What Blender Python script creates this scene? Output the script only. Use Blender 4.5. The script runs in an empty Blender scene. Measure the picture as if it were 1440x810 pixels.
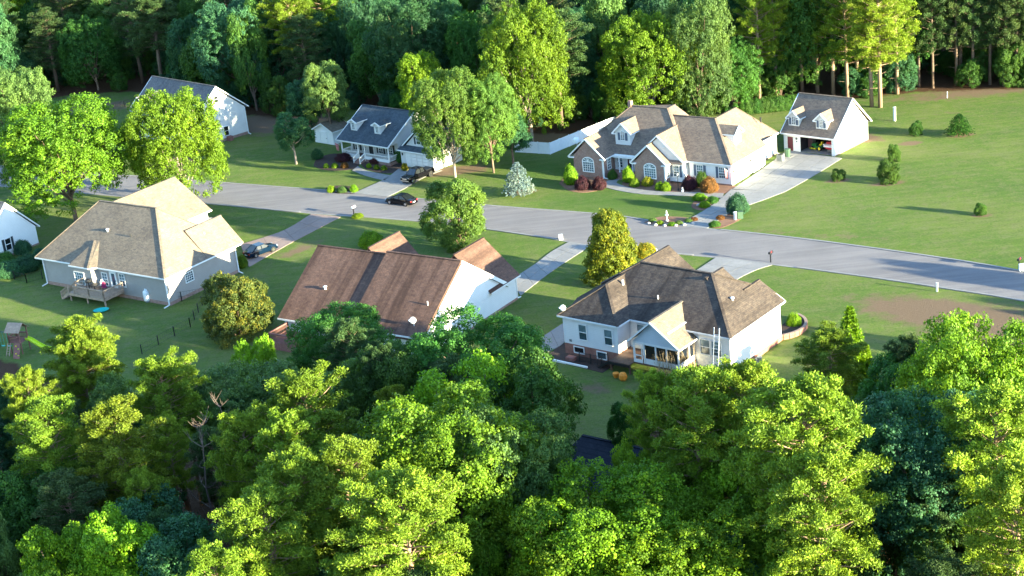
import bpy, math, random
import numpy as np
from mathutils import Vector, Matrix
R_ = math.radians
SC = bpy.context.scene
COL = SC.collection
rnd = random.Random(7)
RG = np.random.default_rng(11)

# ------------------------------------------------------------ camera
FOC, PITCH, ROLL, HC = 2200.0, R_(20.58), R_(-6.07), 65.0
fw = np.array([0, math.cos(PITCH), -math.sin(PITCH)])
_r0 = np.array([1., 0, 0]); _u0 = np.cross(_r0, fw)
cr, sr = math.cos(ROLL), math.sin(ROLL)
rt = _r0*cr + _u0*sr; up = _u0*cr - _r0*sr
cam_d = bpy.data.cameras.new('camera'); cam = bpy.data.objects.new('camera', cam_d); COL.objects.link(cam)
cam_d.sensor_width = 36; cam_d.lens = FOC/1440*36
cam_d.clip_start = 1; cam_d.clip_end = 6000
cam.matrix_world = Matrix(((rt[0], up[0], -fw[0], 0), (rt[1], up[1], -fw[1], 0), (rt[2], up[2], -fw[2], HC), (0, 0, 0, 1)))
SC.camera = cam

# ------------------------------------------------------------ sun, sky, exposure
SUN_YAW, SUN_EL = 37.0, 8.5          # the sun stands to the right and a little towards the viewer
SUN_STR, SKY_STR, EXPO = 5.0, 0.15, 2.8
world = bpy.data.worlds.new('World'); SC.world = world; world.use_nodes = True
nt = world.node_tree; bg = nt.nodes['Background']
sky = nt.nodes.new('ShaderNodeTexSky'); sky.sky_type = 'NISHITA'; sky.sun_disc = False
sky.sun_elevation = R_(SUN_EL); sky.sun_rotation = R_(90 + SUN_YAW); sky.altitude = 200
sky.air_density = 1.0; sky.dust_density = 0.3; sky.ozone_density = 2.5
nt.links.new(sky.outputs[0], bg.inputs['Color']); bg.inputs['Strength'].default_value = SKY_STR
sun_d = bpy.data.lights.new('sun', 'SUN'); sun_d.energy = SUN_STR; sun_d.angle = R_(0.5); sun_d.color = (1.0, 0.915, 0.6)
sun = bpy.data.objects.new('sun', sun_d); COL.objects.link(sun); sun.location = (120, 60, 90)
_S = Vector((math.cos(R_(SUN_YAW))*math.cos(R_(SUN_EL)), -math.sin(R_(SUN_YAW))*math.cos(R_(SUN_EL)), math.sin(R_(SUN_EL))))
sun.rotation_euler = _S.to_track_quat('Z', 'Y').to_euler()
SC.view_settings.view_transform = 'Standard'; SC.view_settings.look = 'None'
SC.view_settings.exposure = EXPO; SC.view_settings.gamma = 1.0
SC.render.engine = 'CYCLES'
SC.cycles.max_bounces = 5; SC.cycles.diffuse_bounces = 3; SC.cycles.glossy_bounces = 2
SC.cycles.transmission_bounces = 3; SC.cycles.transparent_max_bounces = 6
SC.cycles.caustics_reflective = False; SC.cycles.caustics_refractive = False
SC.cycles.use_denoising = True

def at(x, y, z=0.0):
    d = fw + rt*((x-720)/FOC) - up*((y-405)/FOC)
    t = (z-HC)/d[2]
    return Vector((float(t*d[0]), float(t*d[1]), z))

# ------------------------------------------------------------ materials
def nodes(name):
    m = bpy.data.materials.new(name); m.use_nodes = True
    n = m.node_tree; b = n.nodes['Principled BSDF']
    return m, n, b
def nn(n, kind, **k):
    o = n.nodes.new(kind)
    for a, v in k.items():
        if a.startswith('i_'):
            o.inputs[a[2:]].default_value = v
        else: setattr(o, a, v)
    return o
def ramp(n, fac, cols):
    r = n.nodes.new('ShaderNodeValToRGB'); e = r.color_ramp.elements
    while len(e) < len(cols): e.new(0.5)
    for i, (p, c) in enumerate(cols):
        e[i].position = p; e[i].color = (*c, 1)
    n.links.new(fac, r.inputs[0]); return r.outputs[0]
def mixc(n, fac, a, b, mode='MIX'):
    m = n.nodes.new('ShaderNodeMix'); m.data_type = 'RGBA'; m.blend_type = mode
    for sock, v in ((m.inputs[0], fac), (m.inputs[6], a), (m.inputs[7], b)):
        if hasattr(v, 'type') and hasattr(v, 'node'): n.links.new(v, sock)
        elif isinstance(v, (int, float)): sock.default_value = v
        else: sock.default_value = (*v, 1)
    return m.outputs[2]
def noise(n, scale, detail=3, rough=0.55, vec=None, dist=0.0):
    t = nn(n, 'ShaderNodeTexNoise'); t.inputs['Scale'].default_value = scale
    t.inputs['Detail'].default_value = detail; t.inputs['Roughness'].default_value = rough
    t.inputs['Distortion'].default_value = dist
    if vec is not None: n.links.new(vec, t.inputs['Vector'])
    return t.outputs['Fac']
def mapping(n, scale, kind='Object', rot=(0, 0, 0)):
    tc = nn(n, 'ShaderNodeTexCoord'); mp = nn(n, 'ShaderNodeMapping')
    mp.inputs['Scale'].default_value = scale; mp.inputs['Rotation'].default_value = rot
    n.links.new(tc.outputs[kind], mp.inputs['Vector']); return mp.outputs[0]
def bump(n, b, h, strength=0.3, dist=0.05):
    bp = nn(n, 'ShaderNodeBump'); bp.inputs['Strength'].default_value = strength; bp.inputs['Distance'].default_value = dist
    n.links.new(h, bp.inputs['Height']); n.links.new(bp.outputs[0], b.inputs['Normal'])
def plain(name, col, rough=0.7, metal=0.0, var=0.12, scale=3.0, spec=0.3):
    m, n, b = nodes(name)
    v = mapping(n, (1, 1, 1)); f = noise(n, scale, 4, 0.6, v)
    d = tuple(max(0, c*(1-var)) for c in col); l = tuple(min(1, c*(1+var)) for c in col)
    n.links.new(ramp(n, f, [(0.3, d), (0.7, l)]), b.inputs['Base Color'])
    b.inputs['Roughness'].default_value = rough; b.inputs['Metallic'].default_value = metal
    b.inputs['Specular IOR Level'].default_value = spec
    return m
def shingle(name, c1, c2, streak=0.0, sax='b'):
    m, n, b = nodes(name)
    v = mapping(n, (1, 1, 1)); f1 = noise(n, 5.0, 3, 0.7, v); f2 = noise(n, 0.45, 3, 0.6, v)
    br = nn(n, 'ShaderNodeTexBrick'); br.inputs['Scale'].default_value = 1.0
    # courses of tabs measured up the slope (height) so the same pattern wraps every plane
    sx = nn(n, 'ShaderNodeSeparateXYZ'); n.links.new(v, sx.inputs[0])
    ad = nn(n, 'ShaderNodeMath', operation='ADD'); n.links.new(sx.outputs[0], ad.inputs[0]); n.links.new(sx.outputs[1], ad.inputs[1])
    cb = nn(n, 'ShaderNodeCombineXYZ'); n.links.new(ad.outputs[0], cb.inputs[0]); n.links.new(sx.outputs[2], cb.inputs[1])
    n.links.new(cb.outputs[0], br.inputs['Vector'])
    br.inputs['Color1'].default_value = (*c1, 1); br.inputs['Color2'].default_value = (*c2, 1)
    br.inputs['Mortar'].default_value = (*[c*0.45 for c in c1], 1)
    br.inputs['Mortar Size'].default_value = 0.008; br.inputs['Brick Width'].default_value = 0.42; br.inputs['Row Height'].default_value = 0.1
    col = mixc(n, 0.5, br.outputs[0], ramp(n, f1, [(0.3, c1), (0.7, c2)]))
    col = mixc(n, ramp(n, f2, [(0.35, (0, 0, 0)), (0.75, (0.45,)*3)]), col, tuple(c*0.62 for c in c1))
    f7 = noise(n, 1.9, 5, .8, mapping(n, (1, 1, 2.2)))
    col = mixc(n, 1.0, col, ramp(n, f7, [(.36, (.74, .76, .8)), (.5, (1, 1, 1)), (.64, (1.3, 1.26, 1.16))]), 'MULTIPLY')
    if streak:
        sv = mapping(n, (0.9, 0.06, 0.06)); fs = noise(n, 1.0, 4, 0.6, sv)
        col = mixc(n, ramp(n, fs, [(0.46, (0, 0, 0)), (0.66, (streak,)*3)]), col, tuple(c*0.35 for c in c1))
    n.links.new(col, b.inputs['Base Color']); b.inputs['Roughness'].default_value = 0.9
    b.inputs['Specular IOR Level'].default_value = 0.15
    bump(n, b, f1, 0.5, 0.05); return m
def siding(name, col, dirt=0.1):
    m, n, b = nodes(name)
    v = mapping(n, (1, 1, 1)); sx = nn(n, 'ShaderNodeSeparateXYZ'); n.links.new(v, sx.inputs[0])
    mu = nn(n, 'ShaderNodeMath', operation='MULTIPLY'); mu.inputs[1].default_value = 5.0; n.links.new(sx.outputs[2], mu.inputs[0])
    fr = nn(n, 'ShaderNodeMath', operation='FRACT'); n.links.new(mu.outputs[0], fr.inputs[0])
    f = noise(n, 0.8, 4, 0.6, v)
    c = ramp(n, f, [(0.35, tuple(x*(1-dirt) for x in col)), (0.65, col)])
    c = mixc(n, ramp(n, fr.outputs[0], [(0.0, (0.5,)*3), (0.12, (0, 0, 0))]), c, tuple(x*0.55 for x in col))
    n.links.new(c, b.inputs['Base Color']); b.inputs['Roughness'].default_value = 0.55; b.inputs['Specular IOR Level'].default_value = 0.3
    bump(n, b, fr.outputs[0], 0.5, 0.03); return m
def brick(name, c1, c2, mortar):
    m, n, b = nodes(name)
    v = mapping(n, (1, 1, 1)); sx = nn(n, 'ShaderNodeSeparateXYZ'); n.links.new(v, sx.inputs[0])
    ad = nn(n, 'ShaderNodeMath', operation='ADD'); n.links.new(sx.outputs[0], ad.inputs[0]); n.links.new(sx.outputs[1], ad.inputs[1])
    cb = nn(n, 'ShaderNodeCombineXYZ'); n.links.new(ad.outputs[0], cb.inputs[0]); n.links.new(sx.outputs[2], cb.inputs[1])
    br = nn(n, 'ShaderNodeTexBrick'); n.links.new(cb.outputs[0], br.inputs['Vector'])
    br.inputs['Scale'].default_value = 1; br.inputs['Brick Width'].default_value = 0.22; br.inputs['Row Height'].default_value = 0.075
    br.inputs['Mortar Size'].default_value = 0.012
    br.inputs['Color1'].default_value = (*c1, 1); br.inputs['Color2'].default_value = (*c2, 1); br.inputs['Mortar'].default_value = (*mortar, 1)
    f = noise(n, 1.6, 4, 0.7, v)
    c = mixc(n, ramp(n, f, [(0.4, (0, 0, 0)), (0.7, (0.45,)*3)]), br.outputs[0], tuple(x*0.5 for x in c1))
    n.links.new(c, b.inputs['Base Color']); b.inputs['Roughness'].default_value = 0.85; bump(n, b, br.outputs[1], -0.4, 0.01); return m
def concrete(name, c1, c2, rough=0.85, bumpy=0.6):
    m, n, b = nodes(name)
    v = mapping(n, (1, 1, 1), 'Object'); f = noise(n, 0.35, 5, 0.6, v); g = noise(n, 3.0, 4, 0.7, v); h = noise(n, 30, 3, 0.7, v)
    c = ramp(n, f, [(0.3, c1), (0.7, c2)])
    c = mixc(n, ramp(n, g, [(0.45, (0, 0, 0)), (0.8, (0.4,)*3)]), c, tuple(x*0.6 for x in c1))
    oi = nn(n, 'ShaderNodeObjectInfo')
    c = mixc(n, ramp(n, oi.outputs['Random'], [(0, (0,)*3), (1, (0.18,)*3)]), c, tuple(x*0.7 for x in c1))
    n.links.new(c, b.inputs['Base Color']); b.inputs['Roughness'].default_value = rough; b.inputs['Specular IOR Level'].default_value = 0.35
    bump(n, b, h, bumpy, 0.06); return m
def leafmat(name, trans, hue=0.03):
    """leaf colour comes from each tree's own object colour; its alpha is how far the leaf tips turn yellow"""
    m, n, b = nodes(name)
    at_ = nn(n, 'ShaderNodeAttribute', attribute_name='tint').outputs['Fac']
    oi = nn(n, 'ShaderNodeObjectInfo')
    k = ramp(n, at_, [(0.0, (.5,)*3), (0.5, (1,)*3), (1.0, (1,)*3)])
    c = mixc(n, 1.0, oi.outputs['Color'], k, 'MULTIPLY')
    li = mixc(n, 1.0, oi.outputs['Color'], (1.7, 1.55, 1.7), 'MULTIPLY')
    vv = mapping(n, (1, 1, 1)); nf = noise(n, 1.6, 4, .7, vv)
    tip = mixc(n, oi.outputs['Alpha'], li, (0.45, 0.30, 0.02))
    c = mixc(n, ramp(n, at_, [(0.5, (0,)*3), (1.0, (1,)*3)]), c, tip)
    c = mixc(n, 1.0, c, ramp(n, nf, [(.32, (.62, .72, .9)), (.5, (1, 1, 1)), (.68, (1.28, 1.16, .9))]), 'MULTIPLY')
    hs = nn(n, 'ShaderNodeHueSaturation'); hs.inputs['Saturation'].default_value = 1.01
    mr = nn(n, 'ShaderNodeMapRange'); mr.inputs['To Min'].default_value = 0.5-hue*.6; mr.inputs['To Max'].default_value = 0.5+hue*.6
    n.links.new(oi.outputs['Random'], mr.inputs['Value']); n.links.new(mr.outputs[0], hs.inputs['Hue'])
    w = nn(n, 'ShaderNodeMath', operation='MULTIPLY'); w.inputs[1].default_value = 7.31; n.links.new(oi.outputs['Random'], w.inputs[0])
    w2 = nn(n, 'ShaderNodeMath', operation='FRACT'); n.links.new(w.outputs[0], w2.inputs[0])
    mv = nn(n, 'ShaderNodeMapRange'); mv.inputs['To Min'].default_value = 0.8; mv.inputs['To Max'].default_value = 1.2
    n.links.new(w2.outputs[0], mv.inputs['Value']); n.links.new(mv.outputs[0], hs.inputs['Value'])
    n.links.new(c, hs.inputs['Color'])
    n.links.new(hs.outputs[0], b.inputs['Base Color']); b.inputs['Roughness'].default_value = 0.6; b.inputs['Specular IOR Level'].default_value = 0.25
    tr = nn(n, 'ShaderNodeBsdfTranslucent'); tc = mixc(n, 1.0, hs.outputs[0], (1.4, 1.3, 0.5), 'MULTIPLY'); n.links.new(tc, tr.inputs['Color'])
    mx = nn(n, 'ShaderNodeMixShader'); mx.inputs[0].default_value = trans
    out = n.nodes['Material Output']
    n.links.new(b.outputs[0], mx.inputs[1]); n.links.new(tr.outputs[0], mx.inputs[2]); n.links.new(mx.outputs[0], out.inputs['Surface'])
    return m
def glass(name, col=(0.05, 0.09, 0.11), rough=0.12):
    m, n, b = nodes(name)
    v = mapping(n, (1, 1, 1)); f = noise(n, 1.3, 3, 0.5, v)
    n.links.new(ramp(n, f, [(0.35, tuple(c*0.55 for c in col)), (0.65, col)]), b.inputs['Base Color'])
    b.inputs['Roughness'].default_value = rough; b.inputs['Specular IOR Level'].default_value = 0.9; return m

M = dict(
 white=plain('white_paint', (0.78, 0.78, 0.76), 0.45, var=0.05), white_siding=siding('white_siding', (0.82, 0.82, 0.81), 0.05),
 grey_siding=siding('grey_siding', (0.36, 0.33, 0.31)), cream_siding=siding('cream_siding', (0.7, 0.7, 0.68)),
 blue_siding=siding('pale_siding', (0.66, 0.7, 0.74)),
 roof_tan=shingle('shingle_tan', (0.15, 0.12, 0.098), (0.245, 0.20, 0.15)),
 roof_brown=shingle('shingle_brown', (0.12, 0.068, 0.054), (0.18, 0.108, 0.082), 0.7),
 roof_dark=shingle('shingle_dark', (0.06, 0.046, 0.043), (0.125, 0.10, 0.082), 0.6),
 roof_grey=shingle('shingle_greybrown', (0.155, 0.115, 0.095), (0.25, 0.195, 0.15)),
 roof_slate=shingle('shingle_slate', (0.055, 0.07, 0.085), (0.09, 0.11, 0.13), 0.25),
 roof_black=shingle('shingle_black', (0.014, 0.018, 0.03), (0.026, 0.032, 0.048)),
 roof_old=shingle('shingle_old', (0.12, 0.115, 0.12), (0.18, 0.17, 0.17), 0.3),
 brick=brick('red_brick', (0.26, 0.115, 0.085), (0.34, 0.17, 0.12), (0.36, 0.31, 0.27)),
 brick_red=brick('bright_brick', (0.27, 0.07, 0.045), (0.33, 0.105, 0.065), (0.3, 0.22, 0.18)),
 glass=glass('window_glass'), glass_dark=glass('dark_glass', (0.012, 0.016, 0.02), 0.25), blind=glass('glass_with_blind', (0.16, 0.24, 0.27), 0.2),
 shutter=plain('shutter_blue_grey', (0.09, 0.12, 0.17), 0.6), shutter_dark=plain('shutter_dark', (0.03, 0.04, 0.045), 0.6),
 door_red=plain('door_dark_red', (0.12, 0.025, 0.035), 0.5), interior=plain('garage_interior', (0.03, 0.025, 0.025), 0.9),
 wood=plain('deck_wood', (0.36, 0.26, 0.19), 0.8, var=0.25), wood_dark=plain('dark_deck_wood', (0.12, 0.07, 0.05), 0.75, var=0.3),
 wood_red=plain('red_stained_wood', (0.22, 0.10, 0.085), 0.8, var=0.2),
 concrete=concrete('driveway_concrete', (0.22, 0.212, 0.21), (0.29, 0.28, 0.275)), concrete_red=concrete('clay_stained_concrete', (0.25, 0.175, 0.15), (0.31, 0.23, 0.2)),
 gravel=plain('gap_dirt', (0.14, 0.11, 0.08), 0.95), mulch=concrete('pine_mulch', (0.17, 0.085, 0.055), (0.27, 0.15, 0.1), 0.95, 1.0),
 mulch_dark=concrete('dark_mulch', (0.035, 0.022, 0.02), (0.07, 0.045, 0.035), 0.95, 1.0),
 bark=plain('bark', (0.16, 0.11, 0.08), 0.95, var=0.35, scale=6), bark_pale=plain('pale_bark', (0.33, 0.26, 0.21), 0.9, var=0.3, scale=5),
 bark_dead=plain('dead_wood', (0.13, 0.095, 0.08), 0.9, var=0.35, scale=4), bark_pine=plain('pine_bark', (0.30, 0.20, 0.14), 0.9, var=0.35, scale=4),
 black=plain('black_metal', (0.015, 0.016, 0.018), 0.4, spec=0.5), black_paint=plain('black_car_paint', (0.005, 0.005, 0.007), 0.15, spec=0.3, var=0.05),
 blue_paint=plain('dark_blue_car_paint', (0.003, 0.012, 0.028), 0.12, spec=0.22, var=0.05), chrome=plain('chrome', (0.6, 0.6, 0.62), 0.2, 1.0, 0.05),
 rubber=plain('rubber', (0.02, 0.02, 0.02), 0.85), red=plain('red_paint', (0.45, 0.03, 0.04), 0.35), red_light=plain('tail_light', (0.35, 0.02, 0.02), 0.3),
 green_paint=plain('tractor_green', (0.02, 0.16, 0.04), 0.35), yellow=plain('yellow_paint', (0.75, 0.6, 0.03), 0.45), lime=plain('lime_slide', (0.5, 0.68, 0.03), 0.4),
 teal=plain('teal_plastic', (0.01, 0.42, 0.36), 0.4), tank=plain('tank_white', (0.75, 0.78, 0.78), 0.35, var=0.05), grey_metal=plain('grey_metal', (0.2, 0.22, 0.22), 0.5, 0.3),
 util_green=plain('utility_green', (0.05, 0.1, 0.06), 0.6), stone=plain('stone', (0.38, 0.35, 0.33), 0.9, var=0.3, scale=8), plum=plain('magenta_fabric', (0.28, 0.02, 0.09), 0.6),
 orange=plain('orange_plastic', (0.7, 0.25, 0.03), 0.6), flag_red=plain('flag_cloth', (0.5, 0.2, 0.2), 0.8, var=0.5, scale=9), vinyl=plain('vinyl_fence_white', (0.74, 0.77, 0.8), 0.4, var=0.04),
 straw=plain('dry_reeds', (0.42, 0.32, 0.19), 0.9, var=0.3), headlight=glass('headlight_glass', (0.5, 0.55, 0.6), 0.1),
)
M['leaf'] = leafmat('broad_leaves', 0.36); M['needle'] = leafmat('needles', 0.25)
LM = dict(oak=(0.12, 0.225, 0.014, 0.0), green=(0.055, 0.14, 0.022, 0.0), teal=(0.042, 0.125, 0.05, 0.0), pale=(0.10, 0.18, 0.045, 0.0),
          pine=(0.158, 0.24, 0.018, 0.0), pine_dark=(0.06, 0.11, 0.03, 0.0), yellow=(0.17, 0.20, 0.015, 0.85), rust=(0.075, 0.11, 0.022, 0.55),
          spruce=(0.2, 0.27, 0.27, 0.0), purple=(0.06, 0.02, 0.026, 0.0), copper=(0.17, 0.08, 0.025, 0.0), lime=(0.15, 0.27, 0.012, 0.0), mid=(0.085, 0.175, 0.028, 0.0))

# ------------------------------------------------------------ mesh helpers
class MB:
    def __init__(s): s.v = []; s.f = []
    def add(s, vs, fs):
        o = len(s.v); s.v += [tuple(map(float, p)) for p in vs]; s.f += [tuple(i+o for i in f) for f in fs]; return s
    def box(s, x0, x1, y0, y1, z0, z1):
        if x0 > x1: x0, x1 = x1, x0
        if y0 > y1: y0, y1 = y1, y0
        if z0 > z1: z0, z1 = z1, z0
        return s.add([(x0,y0,z0),(x1,y0,z0),(x1,y1,z0),(x0,y1,z0),(x0,y0,z1),(x1,y0,z1),(x1,y1,z1),(x0,y1,z1)],
                     [(0,3,2,1),(4,5,6,7),(0,1,5,4),(1,2,6,5),(2,3,7,6),(3,0,4,7)])
    def slab(s, poly, t=0.18, d=(0, 0, -1)):
        n = len(poly); P = [Vector(p) for p in poly]; D = Vector(d)*t
        nrm = Vector((0, 0, 0))
        for i in range(n):
            nrm += (P[i]-P[0]).cross(P[(i+1) % n]-P[0])
        if nrm.dot(D) > 0: P.reverse()
        Q = [p+D for p in P]
        return s.add(P+Q, [tuple(range(n)), tuple(reversed(range(n, 2*n)))]+[(i, i+n, (i+1) % n+n, (i+1) % n) for i in range(n)])
    def prism(s, pts2, z0, z1): return s.slab([(x, y, z1) for x, y in pts2], z1-z0)
    def bar(s, p, q, w=0.12, h=0.12, drop=0.0):
        p, q = Vector(p), Vector(q); d = (q-p)
        if d.length < 1e-6: return s
        d.normalize(); ref = Vector((0, 0, 1)) if abs(d.z) < 0.95 else Vector((1, 0, 0))
        sd = d.cross(ref).normalized(); u = sd.cross(d).normalized()
        o = Vector((0, 0, -drop)); vs = []
        for c in (p+o, q+o):
            for a, b_ in ((-1, -1), (1, -1), (1, 1), (-1, 1)): vs.append(c+sd*(a*w/2)+u*(b_*h/2))
        return s.add(vs, [(0,1,2,3),(7,6,5,4),(0,4,5,1),(1,5,6,2),(2,6,7,3),(3,7,4,0)])
    def tube(s, pts, rad, n=8, cap=True):
        pts = [Vector(p) for p in pts]; o = len(s.v)
        if not hasattr(rad, '__len__'): rad = [rad]*len(pts)
        for i, p in enumerate(pts):
            d = (pts[min(i+1, len(pts)-1)]-pts[max(i-1, 0)]).normalized()
            ref = Vector((0, 0, 1)) if abs(d.z) < 0.9 else Vector((1, 0, 0))
            a = d.cross(ref).normalized(); b_ = a.cross(d)
            for k in range(n):
                t = 2*math.pi*k/n; s.v.append(tuple(p+(a*math.cos(t)+b_*math.sin(t))*rad[i]))
        for i in range(len(pts)-1):
            for k in range(n):
                s.f.append((o+i*n+k, o+i*n+(k+1) % n, o+(i+1)*n+(k+1) % n, o+(i+1)*n+k))
        if cap:
            s.f.append(tuple(o+k for k in reversed(range(n)))); s.f.append(tuple(o+(len(pts)-1)*n+k for k in range(n)))
        return s
    def cyl(s, c, r, h, n=16, r2=None): return s.tube([c, (c[0], c[1], c[2]+h)], [r, r if r2 is None else r2], n)
    def lathe(s, c, prof, n=16):
        o = len(s.v)
        for r, z in prof:
            for k in range(n): s.v.append((c[0]+r*math.cos(2*math.pi*k/n), c[1]+r*math.sin(2*math.pi*k/n), c[2]+z))
        for i in range(len(prof)-1):
            for k in range(n): s.f.append((o+i*n+k, o+i*n+(k+1) % n, o+(i+1)*n+(k+1) % n, o+(i+1)*n+k))
        s.f.append(tuple(o+k for k in reversed(range(n)))); s.f.append(tuple(o+(len(prof)-1)*n+k for k in range(n)))
        return s
    def build(s, name, mat, parent=None, smooth=False):
        me = bpy.data.meshes.new(name); me.from_pydata(s.v, [], s.f); me.validate(); me.update()
        if smooth: me.shade_smooth()
        o = bpy.data.objects.new(name, me); COL.objects.link(o)
        if isinstance(mat, str): mat = M[mat]
        me.materials.append(mat); o.parent = parent; return o
def tag(o, label=None, cat=None, group=None, kind=None):
    for k, v in (('label', label), ('category', cat), ('group', group), ('kind', kind)):
        if v: o[k] = v
    return o
def empty(name, loc, yaw=0.0, label=None, cat=None, group=None):
    o = bpy.data.objects.new(name, None); COL.objects.link(o); o.location = loc; o.rotation_euler = (0, 0, -R_(yaw)); o.empty_display_size = 0.5
    return tag(o, label, cat, group)
def copy_tree(o, parent=None):
    c = o.copy(); COL.objects.link(c); c.parent = parent
    for ch in list(o.children): copy_tree(ch, c)
    return c
# ------------------------------------------------------------ foliage
def unit(a): return a/np.maximum(np.linalg.norm(a, axis=-1, keepdims=True), 1e-9)
def rdir(g, n):
    return unit(g.normal(size=(n, 3)))
def leaf_mesh(name, P, N, size, aspect, tint, mat, up=None):
    """one small quad per point, lying across the direction N (or along 'up' when given)"""
    g = RG; n = len(P); N = unit(N)
    ref = rdir(g, n) if up is None else unit(up)
    if up is None:
        T = unit(np.cross(N, ref)); B = np.cross(N, T)
    else:
        B = ref; T = unit(np.cross(B, N+1e-4))
    s = (size*g.uniform(0.7, 1.25, n))[:, None]; w = T*s*0.5*aspect; l = B*s*0.5
    bend = N*s*0.12
    V = np.stack([P-w-l*0.6, P+w-l*0.6, P+w*0.8+l*0.75-bend, P-w*0.8+l*0.75-bend], 1).reshape(-1, 3).astype(np.float32)
    me = bpy.data.meshes.new(name); me.vertices.add(4*n); me.vertices.foreach_set('co', V.ravel())
    me.loops.add(4*n); me.loops.foreach_set('vertex_index', np.arange(4*n, dtype=np.int32))
    me.polygons.add(n); me.polygons.foreach_set('loop_start', np.arange(0, 4*n, 4, dtype=np.int32))
    me.polygons.foreach_set('loop_total', np.full(n, 4, np.int32))
    me.update(calc_edges=True)
    a = me.attributes.new('tint', 'FLOAT', 'POINT'); a.data.foreach_set('value', np.repeat(np.clip(tint, 0, 1), 4).astype(np.float32))
    me.materials.append(mat); return me
def cloud(g, C, Rr, per, flat=0.85, out=None, jit=0.5):
    """leaves over the skin and inside of many small clumps; returns points, normals, clump tints"""
    n = len(C)*per
    idx = np.repeat(np.arange(len(C)), per)
    d = rdir(g, n); d[:, 2] = d[:, 2]*0.9+0.18; d = unit(d)
    r = Rr[idx]*(0.45+0.6*g.random(n)**0.6)
    P = C[idx]+d*r[:, None]*np.array([1, 1, flat])
    N = d+g.normal(size=(n, 3))*jit
    if out is not None: N = N+out[idx]*0.35
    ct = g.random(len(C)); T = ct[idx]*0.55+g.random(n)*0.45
    return P, N, T
def decid(seed, lobes=9, per_lobe=26, per=56, leaf=0.075, tall=1.0, spread=0.52, clump=0.135, open_=0.0, thick=.75, cone=0.0):
    """broadleaf crown, radius about 1, centre at z=tall, limbs included"""
    g = np.random.default_rng(seed)
    L = []
    for i in range(lobes):
        a = 2.4*i+g.uniform(-.3, .3); z = -0.55+1.25*(i+0.5)/lobes
        rr = spread*math.sqrt(max(0.05, 1-(z/1.05)**2))*g.uniform(0.75, 1.15)
        k_ = 1-cone*max(0, (z+.4)/1.2); rr *= k_
        L.append((rr*math.cos(a), rr*math.sin(a), z*tall*0.85, g.uniform(0.34, 0.5)*(1-.45*(1-k_))))
    C, Rr, O = [], [], []
    for x, y, z, r in L:
        d = rdir(g, per_lobe); d[:, 2] += 0.15
        out = unit(np.array([x, y, z*0.9+0.25]))
        d = unit(d+out*0.55)
        c = np.array([x, y, z])+d*(r*g.uniform(0.72, 1.05, per_lobe))[:, None]
        C.append(c); Rr.append(clump*g.uniform(0.7, 1.3, per_lobe)); O.append(d)
    C = np.concatenate(C); Rr = np.concatenate(Rr); O = np.concatenate(O)
    keep = g.random(len(C)) > open_
    C, Rr, O = C[keep], Rr[keep], O[keep]
    P, N, T = cloud(g, C, Rr, per, 0.85, O)
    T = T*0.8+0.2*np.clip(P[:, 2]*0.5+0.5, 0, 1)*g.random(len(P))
    mb = MB()
    mb.tube([(0, 0, -1.5), (0.01, 0, -1.38), (0.02, 0, -0.9), (0.01, 0.02, -0.4), (0, 0, 0.1)], [q*thick for q in (0.1, 0.075, 0.065, 0.05, 0.025)], 7)
    for x, y, z, r in L:
        s = -0.85+g.uniform(0, 0.5)
        mb.tube([(0, 0, s), (x*0.45, y*0.45, s*0.45+z*0.55-0.05), (x*1.05, y*1.05, z+r*0.3)], [.035*thick, .02*thick, .006], 5, False)
    return P, N, T, leaf, mb
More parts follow.
